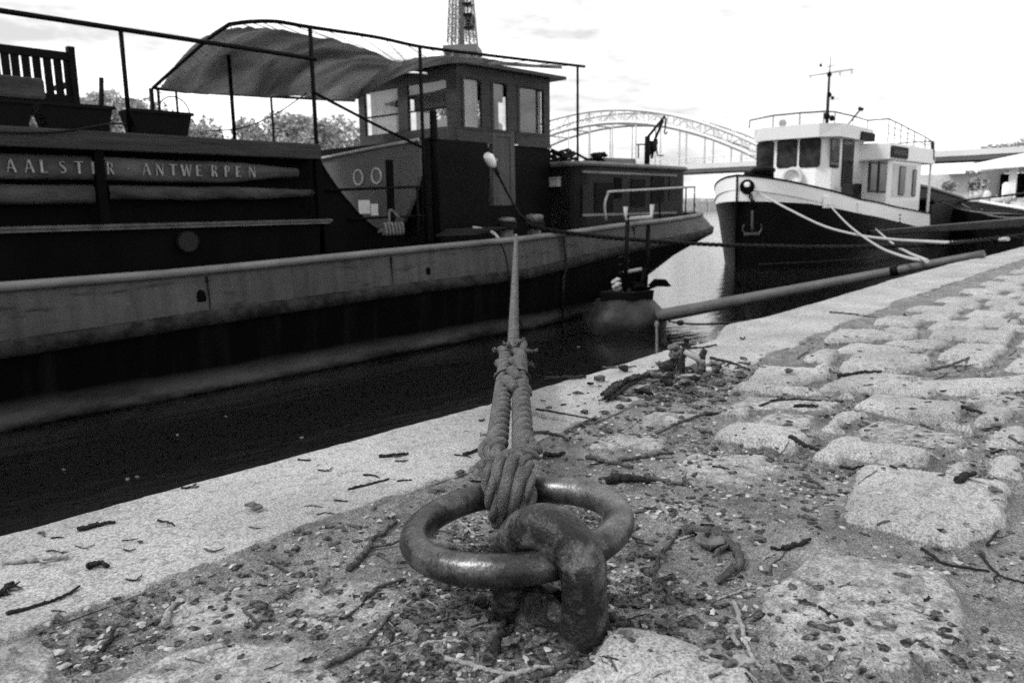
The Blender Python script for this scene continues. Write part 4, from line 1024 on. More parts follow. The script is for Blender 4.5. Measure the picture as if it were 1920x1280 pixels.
pp = smoothpath([Py(937, 450, 7.09), Py(948, 480, 6.98), Py(955, 520, 6.97), Py(965, 570, 6.96), Py(988, 640, 6.95)], 24); mb = MB(); mb.tube(pp, .012, n=6); mb.build('hanging_end', M_['ropedark'], hp)
t = thing('shore_cable', 'dark power cable with a white wrapped plug hanging across the wheelhouse door', 'cable', Py(975, 400, 7.7))
mb = MB(); mb.tube(smoothpath([Py(927, 314, 7.75), Py(940, 340, 7.75), Py(957, 372, 7.7), Py(975, 402, 7.55), Py(992, 415, 7.4)], 24), .018, n=8); mb.tube([Py(926, 311, 7.75), Py(934, 328, 7.75)], .03, n=8); mb.build('cable', M_['ropedark'], t)
mb = MB(); mb.tube([Py(912, 291, 7.75), Py(917, 296, 7.75), Py(922, 306, 7.75), Py(926, 313, 7.75)], [.05, .075, .07, .04], n=12); mb.build('wrapped_plug', M_['white'], t)
mb = MB(); q = Py(796, 466, 7.12); mb.tube(smoothpath([Py(788, 470, 7.1), Py(796, 465, 7.1), Py(803, 468, 7.1)], 8), .03, n=8); tag(mb.build('fairlead_cap', M_['white'], loc=q), 'small white cap on the barge gunwale below the awning post', 'cap')

# ================================================================== STEEL FLOAT AND SPAR
fc = Pz(1170, 604, -1.05); fc = np.array([fc[0], fc[1], WZ])
FD = float((fc - CAM) @ fw); px2m = FD / FPX
t = thing('mooring_float', 'rounded steel mooring float with a square deck between the barge and the quay', 'float', fc)
R_ = 82 * px2m
mb = MB(); prof = [(.8, -.45), (.94, -.1), (.99, .06), (1.0, .14), (.97, .2), (.86, .32), (.68, .44), (.45, .50), (.05, .51)]
P = []
for r, h in prof:
    P.append([(fc[0] + R_ * r * cos(a) * (1.0 if True else 1), fc[1] + R_ * r * sin(a) * .95, WZ + h * .95) for a in np.arange(40) * 2 * pi / 40])
mb.grid(P[::-1], True, True); mb.f.append(tuple(range(len(mb.v) - 40, len(mb.v)))[::-1]); mb.sm.append(False); n0 = 0
mb.f.append(tuple(range(0, 40))); mb.sm.append(False)
mb.build('float_body', M_['float_'], t)
pc = fc + [0, 0, .50]
rt2 = np.array([rt[0], rt[1], 0]); rt2 /= np.linalg.norm(rt2); dp = np.array([-rt2[1], rt2[0], 0])
def F_(u, v, z): return pc + rt2 * u * px2m + dp * v * px2m + np.array([0, 0, z * px2m])
mb = MB(); mb.hexa([F_(-48, -30, -12), F_(10, -48, -12), F_(52, -12, -12), F_(-4, 30, -12)], [F_(-50, -30, 8), F_(10, -50, 8), F_(54, -12, 8), F_(-6, 30, 8)]); mb.build('float_deck', M_['dark'], t, bevel=.01)
mb = MB(); mb.tube([F_(-2, -22, 8), F_(2, -22, 145)], 4 * px2m, n=8); mb.build('frame_pole', M_['dark'], t)
mb = MB(); mb.tube([F_(38, -8, 8), F_(42, -8, 128)], 4 * px2m, n=8); mb.build('frame_pole', M_['dark'], t)
mb = MB(); mb.tube([F_(-2, -22, 160), F_(-2, -22, 138), F_(46, -14, 140), F_(47, -14, 163)], 4.5 * px2m, n=8); mb.build('fork_bar', M_['galv'], t)
mb = MB(); mb.tube([F_(-4, -20, 42), F_(30, -8, 46)], 3.5 * px2m, n=8); mb.build('cross_bar', M_['galv'], t)
mb = MB(); mb.tube([F_(25, -20, 8), F_(36, -20, 45), F_(20, 10, 10)], 6 * px2m, n=6); mb.blob(F_(26, -12, 14), (.12, .1, .08), 4, .3); mb.build('deck_bracket', M_['black'], t)
mb = MB(); mb.prism([F_(46, 0, 14), F_(58, 0, 26), F_(78, 0, 25), F_(88, 0, 13), F_(80, 0, 12)], dp * .12); mb.tube([F_(40, 0, 8), F_(60, 2, 15)], 3 * px2m, n=6); mb.build('rudder_plate', M_['black'], t)
mb = MB()
for k in range(8): mb.blob(F_(-18 + 4 * sin(k * 2.1), -25 + 4 * cos(k), 11 + 2.6 * k), (.045, .04, .026), k, .35)
tag(mb.build('rope_bundle', M_['ropepale'], loc=F_(-18, -25, 8)), 'pale knotted rope bundle heaped on the float deck', 'rope bundle')
mb = MB()
for k in range(6): mb.blob(F_(-8 + 9 * (k % 2), -14, 40 + 7 * k), (.05, .05, .025), k, .2)
tag(mb.build('hanging_buoys', M_['dark'], loc=F_(-6, -14, 50)), 'dark hanging tackle tied to the float pole against the hull', 'tackle')
A = Py(1226, 594, fc[1] - R_ * .72); Bq = Pz(1846, 476, .045)
t = thing('mooring_spar', 'long tapered grey spar reaching from the float to the quay edge', 'spar', Bq)
dA = (Bq - A) / np.linalg.norm(Bq - A)
mb = MB(); ts = np.linspace(0, 1, 20); mb.tube([A + (Bq - A) * s for s in ts], .092 - .054 * ts, n=16); mb.build('spar_tube', M_['spar'], t)
mb = MB(); mb.tube([Bq - dA * .9, Bq - dA * .82], .055, n=12); mb.build('collar', M_['dark'], t)
mb = MB(); mb.tube([A - dA * .12, A + dA * .06], [.10, .11], n=14); mb.box(A + [-.14, -.05, -.02], A + [.12, .1, .02]); mb.build('pivot_bracket', M_['float_'], t)
a = A + dA * .05; b = Pz(1232, 664, WZ + .02)
pp = smoothpath([a - [0, 0, .05], lerp(a, b, .3), lerp(a, b, .6), b], 30); mb = MB(); rope_mesh(mb, pp, .017, strands=3, n=5); mb.blob(pp[8], (.035, .035, .05), 2, .2)
tag(mb.build('knotted_rope', M_['roperaw'], loc=a), 'pale knotted rope hanging from the float end of the spar into the water', 'rope')
a = Py(1254, 602, fc[1] - .4); b = np.array([Pz(1505, 573)[0], float(yedge(Pz(1505, 573)[0])) + .02, -.05]); mb = MB(); mb.tube(sag(a, b, .05, 20), .011, n=6); mb.blob(lerp(a, b, .2) + [0, 0, -.03], (.05, .05, .035), 1, .1)
tag(mb.build('thin_mooring_line', M_['ropedark'], loc=a), 'thin dark line strung over the water under the long spar', 'rope')
# floating specks on the water
sp_ = [(240, 898), (257, 893), (333, 815), (423, 780), (1085, 650), (566, 820), (120, 880)]
for i, (x, y) in enumerate(sp_):
    q = Pz(x, y, WZ + .006); mb = MB(); mb.blob(q, (.012, .022, .005), i, .5, 0); o = mb.build('floating_leaf', M_['leaf'], loc=q); tag(o, 'tiny pale leaf floating on the dark water', 'leaf', 'leaves floating on the water')

# ================================================================== TUG
TY = 9.4; TX0, TX1 = 19.55, 31.4
tug = thing('tugboat', 'white and black tugboat moored beyond the barge stern', 'tugboat', (25, TY, WZ))
def tlevel(B, x0, x1, zf, eb, es, fr=.42, n=60):
    near = []
    for s in np.concatenate([np.linspace(0, .12, 12), np.linspace(.14, .86, 34), np.linspace(.88, 1, 12)]):
        x = lerp(x0, x1, s)
        if s < fr: b = B * (1 - (1 - s / fr) ** 2.0) ** eb
        elif s > .86: b = B * (1 - .45 * ((s - .86) / .14) ** es)
        else: b = B
        near.append((x, TY - b))
    far_ = [(x, 2 * TY - y) for x, y in near[::-1]]
    return np.array([(x, y, zf(x)) for x, y in near + far_])
def zoff(x, y, Y): return Py(x, y, Y)[2]
ZRT = [(19.5, Px(1378, 330, TX0)[2]), (21.0, 1.0), (23, .64), (26, .40), (29, .20), (30.4, .12), (32, .17)]
ZBT = [(19.5, Px(1380, 377, TX0)[2]), (21, .56), (23, .26), (26, -.02), (29, -.30), (31.5, -.40)]
tz = lambda x: itp(x, ZRT); tb = lambda x: itp(x, ZBT)
A0 = tlevel(2.12, TX0 - .03, TX1, tz, .62, 2.2); A1 = tlevel(2.15, TX0, TX1 + .05, tb, .66, 2.2); A2 = tlevel(2.1, TX0 + .02, TX1, lambda x: tb(x) - .35, .74, 2); A3 = tlevel(2.0, TX0 + .08, TX1 - .3, lambda x: WZ, 1.0, 1.6); A4 = tlevel(1.9, TX0 + .2, TX1 - .6, lambda x: -2.1, 1.1, 1.5)
mb = MB(); mb.grid([A0, A1]); wbul = mb.build('bulwark', M_['tug'], tug)
mb = MB(); mb.grid([A1, A2, A3, A4]); mb.f.append(tuple(range(len(A1) * 0, 1)) if False else (0, len(A1) - 1, 2 * len(A1) - 1, len(A1))); mb.sm.append(False)
tm = mb.build('hull', M_['tugblack'], tug)
mb = MB(); mb.tube(A0 + [0, 0, .015], .028, n=6); mb.build('rail_cap', M_['black'], tug)
mb = MB(); dk = [p - [0, 0, .35] for p in A0]; h_ = len(dk) // 2; mb.grid([dk[:h_], dk[::-1][:h_]], False); mb.build('deck', M_['cabingrey'], tug)
mb = MB(); mb.tube([(TX0 - .02, TY, Px(1378, 330, TX0)[2] + .02), (TX0 - .01, TY, .5), (TX0 + .09, TY, WZ - .3)], .03, n=8); mb.build('stem_bar', M_['black'], tug)
mb = MB(); mb.tube(A3[4:55] + [0, -.012, .12], .03, n=6); mb.build('hull_fender', M_['barge2'], tug)
def bvh(o):
    me = o.data; off = WPOS[o.name]
    return BVHTree.FromPolygons([tuple(np.array(v.co) + off) for v in me.vertices], [tuple(p.vertices) for p in me.polygons])
bw_, bb_ = bvh(wbul), bvh(tm)
def hit(x, y, *trees):
    d = Vector(ray(x, y)).normalized(); best = None
    for t_ in trees:
        h = t_.ray_cast(Vector(CAM), d)
        if h[0] is not None and (best is None or h[3] < best[1]): best = (np.array(h[0]), h[3], np.array(h[1]))
    return (best[0], best[2]) if best else (Py(x, y, 7.6), np.array([0, -1.0, 0]))
# hawse lamp / pipe, anchor and chain
h, n_ = hit(1401, 350, bw_, bb_)
n_ = n_ if n_ @ fw < 0 else -n_
mb = MB(); mb.lathe(h - n_ * .01, [(.17, 0), (.19, .04), (.15, .07), (.13, .05)], 20, n_); mb.build('hawse_pipe', M_['black'], tug)
mb = MB(); mb.lathe(h + n_ * .04 + [0, 0, .05], [(.09, 0), (.05, .03)], 12, n_); mb.build('hawse_lip', M_['white'], tug)
q = h + [0, 0, -.2]
h2, n2 = hit(1408, 430, bw_, bb_); n2 = n2 if n2 @ fw < 0 else -n2
side_ = np.cross([0, 0, 1.0], n2); side_ /= np.linalg.norm(side_)
base = h2 + n2 * .07
mb = MB(); mb.tube([base + [0, 0, .5], base + [0, 0, -.12]], .035, n=8)
for s in (-1, 1): mb.tube(smoothpath([base + [0, 0, -.12], base + side_ * s * .14 + [0, 0, -.14], base + side_ * s * .25 + [0, 0, .0], base + side_ * s * .23 + n2 * .04 + [0, 0, .14]], 12), np.linspace(.035, .012, 12), n=7)
mb.tube([base - side_ * .2 + [0, 0, -.12], base + side_ * .2 + [0, 0, -.12]], .045, n=8)
an = mb.build('anchor', M_['tarp'], tug)
mb = MB()
for k in range(7):
    z = lerp(h2[2] + .5, h[2] - .2, k / 6); c = np.array([lerp(base[0], h[0], k / 6), lerp(base[1], h[1], k / 6) - .08, z])
    e = side_ if k % 2 else n2
    mb.tube([c + e * .04 * cos(a) + np.array([0, 0, .07 * sin(a)]) for a in np.linspace(0, 2 * pi, 12, endpoint=False)], .016, n=5, closed=True)
mb.build('anchor_chain', M_['dark'], an)
# welded fairlead patches and draught marks on the bulwark
for x, y, w_, h_2 in ((1548, 379, 9, 11), (1611, 390, 8, 10)):
    h, n_ = hit(x, y, bw_); n_ = n_ if n_ @ fw < 0 else -n_; s_ = np.cross([0, 0, 1.0], n_); s_ /= np.linalg.norm(s_); k = float((h - CAM) @ fw) / FPX
    mb = MB(); mb.prism([h + n_ * .003 + s_ * a * w_ * k + np.array([0, 0, b * h_2 * k]) for a, b in ((-1, -1), (1, -1), (1, 1), (-1, 1))], n_ * .05); mb.build('fairlead', M_['white'], tug, bevel=.01)
for y in (403, 410, 416):
    h, n_ = hit(1687, y, bw_, bb_); n_ = n_ if n_ @ fw < 0 else -n_; mb = MB(); mb.box(h + [-.07, -.02, -.02], h + [.07, .01, .02]); mb.build('draught_mark', M_['barge2'], tug)
# wheelhouse
XH = 23.2; YS = Px(1553, 300, XH)[1]; YSf = 2 * TY - YS
U = lambda x, y: Px(x, y, XH); V = lambda x, y: Py(x, y, YS)
zht = U(1480, 262)[2]; zrt_ = U(1480, 238)[2]; XE2 = V(1612, 300)[0] + .3
mb = MB(); cpt = .35
plan_ = [(XH, YS + cpt), (XH + .25, YS), (XE2, YS), (XE2, YSf), (XH + .25, YSf), (XH, YSf - cpt)]
mb.prism([(x, y, -.1) for x, y in plan_], (0, 0, zht + .1)); mb.build('wheelhouse', M_['tug'], tug)
mb = MB(); e = .28
pl2 = [(XH - e, YS + .2), (XH + .1, YS - e), (XE2 + .1, YS - e * .8), (XE2 + .1, YSf + e * .8), (XH + .1, YSf + e), (XH - e, YSf - .2)]
pl3 = [(XH - e - .07, YS + .17), (XH + .08, YS - e - .05), (XE2 + .1, YS - e * .8 - .03), (XE2 + .1, YSf + e * .8 + .03), (XH + .08, YSf + e + .05), (XH - e - .07, YSf - .17)]
n6 = 6
mb.add([(x, y, zht + .002) for x, y in pl2] + [(x, y, zrt_) for x, y in pl3], [tuple(range(6))[::-1], tuple(range(6, 12))] + [(i, (i + 1) % 6, (i + 1) % 6 + 6, i + 6) for i in range(6)])
mb.build('roof_band', M_['tug'], tug)
def rrect(mb, c, u, v, hw_, hh_, r, d, nrm):
    q = []
    for cx_, cy_, a0 in ((1, 1, 0), (-1, 1, pi / 2), (-1, -1, pi), (1, -1, 1.5 * pi)):
        for a in np.linspace(a0, a0 + pi / 2, 5): q.append(np.array(c) + u * (cx_ * (hw_ - r) + r * cos(a)) + v * (cy_ * (hh_ - r) + r * sin(a)) + nrm * d)
    return q
ux, uy, uz = np.array([1.0, 0, 0]), np.array([0, 1.0, 0]), np.array([0, 0, 1.0])
for a, b, c, d in ((1419, 1451, 266, 319), (1457, 1495, 262, 315), (1499, 1539, 259, 314)):
    p0, p1 = U(a, (c + d) / 2), U(b, (c + d) / 2); z1, z0 = U((a + b) / 2, c)[2], U((a + b) / 2, d)[2]; cc = (XH, (p0[1] + p1[1]) / 2, (z0 + z1) / 2)
    mb = MB(); mb.prism(rrect(mb, cc, uy, uz, abs(p0[1] - p1[1]) / 2, (z1 - z0) / 2, .09, .004, -ux), -ux * .02); fr_ = mb.build('window_frame', M_['barge2'], tug)
    mb = MB(); mb.prism(rrect(mb, cc, uy, uz, abs(p0[1] - p1[1]) / 2 - .04, (z1 - z0) / 2 - .04, .07, .0245, -ux), -ux * .005); mb.build('pane', M_['glassdark'], fr_)
def side_window(a, b, c, d, Y, nm='window_frame', r=.06, mt='barge2'):
    p0, p1 = Py(a, (c + d) / 2, Y), Py(b, (c + d) / 2, Y); z1, z0 = Py((a + b) / 2, c, Y)[2], Py((a + b) / 2, d, Y)[2]; cc = ((p0[0] + p1[0]) / 2, Y, (z0 + z1) / 2)
    mb = MB(); mb.prism(rrect(mb, cc, ux, uz, abs(p0[0] - p1[0]) / 2, (z1 - z0) / 2, r, .004, -uy), -uy * .02); fr_ = mb.build(nm, M_[mt], tug)
    mb = MB(); mb.prism(rrect(mb, cc, ux, uz, abs(p0[0] - p1[0]) / 2 - .035, (z1 - z0) / 2 - .035, max(.01, r - .03), .0245, -uy), -uy * .005); mb.build('pane', M_['glassdark'], fr_)
side_window(1556, 1573, 260, 315, YS); side_window(1578, 1599, 263, 350, YS, 'door', .03)
# after house, as wide as the hull
XF2 = 26.0; YS2 = Px(1667, 320, XF2)[1]; YS2f = 2 * TY - YS2; XE3 = Py(1728, 330, YS2)[0]; XE4 = Py(1746, 330, YS2)[0]
W2 = lambda x, y: Px(x, y, XF2)
zt2 = W2(1640, 269)[2]; zb2 = W2(1640, 301)[2]
mb = MB(); mb.prism([(XE2 + .002, YS2 + .1, -.3), (XF2 + .4, YS2 + .02, -.3), (XE3, YS2 + .02, -.3), (XE3, YS2f - .02, -.3), (XE2 + .002, YS2f - .1, -.3)], (0, 0, zb2 + .3)); mb.build('after_house', M_['tug'], tug)
mb = MB(); mb.box((XF2 - .2, YS2 - .06, zb2 + .002), (XE4 + .1, YS2f + .06, zt2)); mb.build('after_roof_band', M_['tug'], tug, bevel=.03)
mb = MB(); mb.box((XE4 - .05, YS2, -.2), (XE4 + .02, YS2 + .07, zb2)); mb.box((XE4 - .05, YS2f - .07, -.2), (XE4 + .02, YS2f, zb2)); mb.build('stern_post', M_['tug'], tug)
for a, b, c, d in ((1629, 1643, 303, 361), (1646, 1661, 303, 362)):
    p0, p1 = W2(a, (c + d) / 2), W2(b, (c + d) / 2); X_ = XE2 + .002 if False else XF2
    z1, z0 = W2((a + b) / 2, c)[2], W2((a + b) / 2, d)[2]
    mb = MB(); xx0, xx1 = Py(a, 330, YS2 + .06)[0], Py(b, 330, YS2 + .06)[0]
    mb.box((xx0, YS2 + .03, Py(a, d, YS2 + .06)[2]), (xx1, YS2 + .09, Py(a, c, YS2 + .06)[2])); fr_ = mb.build('window_frame', M_['barge2'], tug)
    mb = MB(); mb.box((xx0 + .06, YS2 + .022, Py(a, d, YS2 + .06)[2] + .06), (xx1 - .06, YS2 + .029, Py(a, c, YS2 + .06)[2] - .06)); mb.build('pane', M_['glassdark'], fr_)
mb = MB(); a, b = Py(1676, 305, YS2), Py(1719, 312, YS2); mb.box((a[0], YS2 + .012, Py(1690, 370, YS2)[2]), (b[0], YS2 + .0195, (a[2] + b[2]) / 2)); mb.build('recess_panel', M_['offwhite'], tug)
side_window(1685, 1696, 312, 366, YS2 + .01); side_window(1710, 1717, 318, 368, YS2 + .01)
mb = MB(); a, b = Py(1671, 275, YS2 - .07), Py(1701, 296, YS2 - .07); pz1, pz0 = Py(1686, 275, YS2 - .07)[2], Py(1686, 297, YS2 - .07)[2]
mb.prism(rrect(mb, ((a[0] + b[0]) / 2, YS2 - .062, (pz0 + pz1) / 2), ux, uz, (b[0] - a[0]) / 2, (pz1 - pz0) / 2, .06, 0, -uy), -uy * .04); nb = mb.build('name_board', M_['dark'], tug)
mb = MB(); k = (b[0] - a[0]) / 9
for i in range(7):
    xx = a[0] + k * (1.2 + i); zz = (pz0 + pz1) / 2; mb.box((xx, YS2 - .108, zz - .06), (xx + k * .25, YS2 - .104, zz + .06))
    if i % 2: mb.box((xx + k * .26, YS2 - .108, zz + .03), (xx + k * .6, YS2 - .104, zz + .06))
    else: mb.box((xx + k * .26, YS2 - .108, zz - .06), (xx + k * .6, YS2 - .104, zz - .03))
mb.build('worn_marks', M_['cabingrey'], nb)
mb = MB(); a, b = Py(1613, 262, YS - .26), Py(1639, 251, YS - .26); mb.box((a[0], YS - .30, a[2]), (b[0], YS - .22, b[2])); mb.build('nav_light_board', M_['dark'], tug)
# roof railing
def railpath(pts): return smoothpath(pts, 50)
ZR = [U(1405, 228) + [-.2, 0, 0], U(1420, 220) + [-.25, -.1, 0], U(1480, 214) + [-.3, 0, 0]]
RP = [Px(1405, 240, XH - .2), Px(1406, 226, XH - .3), Px(1450, 217, XH - .3), Px(1500, 212, XH - .3), Px(1545, 209, XH - .25), Py(1566, 210, YS - .2), Py(1600, 218, YS - .2), Py(1627, 226, YS - .2)]
mb = MB(); mb.tube(RP, .022, n=6)
RP2 = [Py(1627, 226, YS - .2), Px(1667, 223, XF2 - .1), Py(1690, 234, YS2), Py(1715, 247, YS2), Py(1735, 257, YS2), Py(1747, 265, YS2)]
mb.tube(RP2, .022, n=6)
for x, y in ((1450, 0), (1500, 0), (1545, 0)): pass
for p, zb0 in [(q, zrt_ - .02) for q in RP[2:8]] + [(q, zt2 - .02) for q in RP2[1:]] + [(lerp(RP2[1], RP2[2], .5), zt2), (lerp(RP2[2], RP2[3], .5), zt2)]:
    mb.tube([(p[0], p[1], zb0), p], .014, n=5)
for f in (.38, .7):
    mb.tube([lerp(np.array([p[0], p[1], zt2]), p, f) for p in RP2[1:]], .01, n=5)
far_r = [np.array([p[0], 2 * TY - p[1], p[2]]) for p in RP2[1:]]; mb.tube([RP2[-1]] + far_r[::-1], .018, n=6)
for p in far_r: mb.tube([(p[0], p[1], zt2), p], .012, n=5)
mb.build('roof_railing', M_['barge2'], tug)
mb = MB(); mb.tube([Py(1747, 265, YS2) + [0, -.03, 0], Py(1747, 300, YS2) + [0, -.03, 0]], .06, n=8); mb.build('rolled_flag', M_['barge2'], tug)
# mast
MX = 24.6; Q = lambda x, y: Px(x, y, MX)
mb = MB(); b0 = Q(1550, 236); mb.tube([(MX, b0[1], zrt_ - .02), Q(1552, 200), Q(1555, 140)], [.06, .05, .035], n=8); mb.tube([Q(1555, 140), Q(1558, 107)], .014, n=6)
mb.tube([Q(1516, 143), Q(1600, 130)], .014, n=5); mb.tube([Q(1537, 122), Q(1543, 112)], .012, n=5)
for x, y in ((1520, 144), (1575, 137), (1597, 134)): mb.tube([Q(x, y - 3), Q(x, y + 5)], .01, n=5)
mb.tube([Q(1550, 126), Q(1565, 122)], .012, n=5); mb.build('mast', M_['barge2'], tug)
mb = MB()
for x, y, r in ((1539, 123, .045), (1555, 140, .07), (1555, 178, .07), (1561, 184, .05), (1550, 218, .1), (1560, 222, .08), (1552, 197, .05)): mb.blob(Q(x, y), (r, r, r * 1.2), 3, .1)
mb.build('mast_lamps', M_['dark'], tug)
mb = MB(); mb.tube([Px(1588, 236, MX + .3), Px(1613, 206, MX + .3)], .025, n=6); mb.tube([Px(1610, 203, MX + .3), Px(1618, 206, MX + .3)], .05, n=6); mb.build('horn_stay', M_['dark'], tug)
mb = MB(); q = Px(1467, 231, XH - .1); mb.lathe(q, [(.06, .14), (.10, .06), (.11, 0), (.09, -.01)], 14, (1, 0, 0)); mb.tube([q + [.05, 0, -.08], (q[0] + .05, q[1], zrt_)], .02, n=6); mb.build('searchlight', M_['galv'], tug)
mb = MB(); q = Px(1486, 334, XH - .12); mb.tube([q + [0, .26 * cos(a), .26 * sin(a)] for a in np.linspace(0, 2 * pi, 28, endpoint=False)], .065, n=9, closed=True); mb.build('lifebuoy', M_['offwhite'], tug)
q = Px(1397, 322, TX0 + 1.1); mb = MB(); mb.lathe((q[0], TY - .2, q[2] - .25), [(.3, 0), (.28, .2), (.32, .22), (.32, .3), (.2, .36)], 16); mb.tube([(q[0], TY - .45, q[2] - .1), (q[0], TY + .3, q[2] - .1)], .12, n=12); mb.build('anchor_winch', M_['dark'], tug)
for x, y, w_, hh in ((1589, 358, 8, 12), (1603, 360, 9, 15)):
    q = Py(x, y, YS - .35); k = float((q - CAM) @ fw) / FPX; mb = MB(); mb.box(q - [w_ * k, .15, hh * k], q + [w_ * k, .15, hh * k]); mb.build('deck_locker', M_['barge2'], tug, bevel=.02)
mb = MB(); q = Py(1733, 380, 7.9); mb.lathe((q[0], 7.9, q[2] - .5), [(.25, 0), (.22, .4), (.34, .45), (.34, .6), (.2, .66)], 14); mb.build('stern_winch', M_['black'], tug)
# tug mooring ropes
def tugrope(pts, r, lbl, mt='ropepale', s=None):
    mb = MB(); mb.tube(smoothpath(pts, 40), r * .72, n=7); tag(mb.build('mooring_rope', M_[mt], loc=pts[0]), lbl, 'rope', 'tug mooring ropes')
h, _ = hit(1402, 352, bw_, bb_)
e1 = np.array([13.5, 1.65, .02])
tugrope([hit(1420, 362, bw_)[0] + [0, -.03, 0], Py(1480, 393, 7.2), Py(1545, 424, 6.2), Py(1610, 441, 5.0), Py(1670, 449, 3.9), Py(1735, 453, 3.0), Py(1800, 455, 2.5), Py(1890, 448, 1.8)], .035, 'longest pale tug rope sagging from the bow along the black hull')
he = Pz(1738, 490, .02)
tugrope([hit(1551, 384, bw_)[0] + [0, -.05, 0], Py(1590, 421, 5.6), Py(1640, 458, 3.6), Py(1690, 480, 2.4), np.array(he)], .024, 'pale tug rope dropping from amidships fairlead to the spar on the quay')
tugrope([hit(1626, 417, bw_)[0] + [0, -.04, 0], Py(1668, 452, 4.6), Py(1700, 472, 3.0), Py(1738, 489, 1.75)], .026, 'short pale tug rope running steeply from its stern quarter to the quay edge')

# ================================================================== BLACK CABLES, GANGPLANK, THINGS BEYOND
a = Py(985, 418, 7.40); b = Py(1945, 438, 1.55)
pp = smoothpath([a, Py(1040, 433, 7.05), Py(1150, 446, 6.6), Py(1300, 457, 6.0), Py(1450, 462, 5.1), Py(1600, 463, 4.0), Py(1750, 458, 2.9), Py(1860, 449, 2.0), b], 90)
mb = MB(); rope_mesh(mb, pp, .034, n=6, pitch=.3, step=.03); tag(mb.build('heavy_mooring_cable', M_['ropedark'], loc=a), 'heavy black cable swooping from the barge bollards across to the right picture edge', 'cable')
mb = MB(); c = Py(976, 421, 7.42)
for x, r0 in ((950, .125), (1002, .13)):
    q = Py(x, 420, 7.42)
    for k in range(3): mb.tube([(q[0] + r0 * cos(a_), 7.42 + r0 * sin(a_), q[2] - .04 + .035 * k + .01 * sin(a_)) for a_ in np.linspace(0, 2 * pi, 22, endpoint=False)], .022, n=7, closed=True)
tag(mb.build('bollard_turns', M_['ropedark'], loc=c), 'dark rope turns wound round the pair of barge bollards', 'rope')
mb = MB(); c = Py(870, 436, 7.35)
for k in range(5): mb.tube([(c[0] + (.42 + .05 * k) * cos(a_) + .1 * k, 7.4 + .14 * sin(a_) + .01 * k, c[2] - .03 + .016 * k) for a_ in np.linspace(0, 2 * pi, 30, endpoint=False)], .018, n=6, closed=True)
tag(mb.build('rope_coil', M_['ropedark'], loc=c), 'flat dark rope coil lying on the side deck below the wheelhouse', 'rope coil')
p0, p1 = Py(1640, 434, 7.12), Py(1985, 407, 1.5); d = (p1 - p0); dn = np.cross(d, [0, 0, 1.0]); dn /= np.linalg.norm(dn)
mb = MB(); mb.hexa([p0 + dn * .2, p0 - dn * .2, p1 - dn * .2, p1 + dn * .2], [q - np.array([0, 0, .10]) for q in (p0 + dn * .2, p0 - dn * .2, p1 - dn * .2, p1 + dn * .2)])
t = thing('gangplank', 'long dark gangplank with a pale top reaching from the tug stern to the quay', 'gangplank', p1)
mb.build('plank', M_['barge2'], t); mb = MB(); mb.hexa([p0 + dn * .19 + [0, 0, .002], p0 - dn * .19 + [0, 0, .002], p1 - dn * .19 + [0, 0, .002], p1 + dn * .19 + [0, 0, .002]], [q + np.array([0, 0, .02]) for q in (p0 + dn * .19, p0 - dn * .19, p1 - dn * .19, p1 + dn * .19)]); mb.build('tread', M_['cabingrey'], t)
mb = MB(); mb.tube(sag(Py(1745, 377, 7.4), Py(1960, 357, 2.0), .05), .02, n=6); tag(mb.build('stern_line', M_['ropedark'], loc=Py(1745, 377, 7.4)), 'dark taut line from the tug stern towards the right picture edge', 'rope')
# dark barge beyond the tug
t = thing('moored_barge', 'black barge bow showing behind the tug stern', 'barge', (45, 10, WZ))
NB = [Py(x, y, 8.4) for x, y in [(1700, 345), (1745, 354), (1800, 371), (1848, 397)]]
NBf = [p + [0, 5.0, 0] for p in NB]
tail = [NB[-1] + [14, 0, -.2]]; NB = NB + tail; NBf = NBf + [tail[0] + [0, 5, 0]]
mb = MB(); mb.grid([NB, [np.array([p[0], p[1] + .15, WZ - .5]) for p in NB]]); mb.grid([NB, NBf], False); mb.grid([NBf, [np.array([p[0], p[1], WZ - .5]) for p in NBf]]); mb.build('hull', M_['barge2'], t)
mb = MB(); mb.tube([p + [0, -.02, .03] for p in NB], .07, n=6); mb.build('rail_cap', M_['cabingrey'], t)
t = thing('moored_barge', 'low pale barge lying at the quay beyond the black bow, right picture edge', 'barge', (60, 6, WZ))
q0, q1 = Py(1835, 378, 7.5), Py(1925, 393, 5.5)
mb = MB(); mb.hexa([(q0[0], q0[1], WZ - .3), (q1[0], q1[1], WZ - .3), (q1[0] + 2, q1[1] + 4, WZ - .3), (q0[0] + 2, q0[1] + 4, WZ - .3)], [(q0[0], q0[1], q0[2]), (q1[0], q1[1], q1[2]), (q1[0] + 2, q1[1] + 4, q1[2]), (q0[0] + 2, q0[1] + 4, q0[2])]); mb.build('hull', M_['dark'], t)
mb = MB(); mb.tube([(q0[0], q0[1] - .05, q0[2]), (q1[0], q1[1] - .05, q1[2])], .07, n=6); mb.build('rail_cap', M_['white'], t)
mb = MB()
for x, y, w_, hh in ((1868, 378, 10, 10), (1890, 372, 8, 14), (1850, 370, 7, 12)):
    q = Py(x, y, 8.5); k = float((q - CAM) @ fw) / FPX; mb.blob(q, (w_ * k, w_ * k, hh * k), x, .25)
mb.build('deck_cargo', M_['offwhite'], t)
g4 = np.random.default_rng(8)
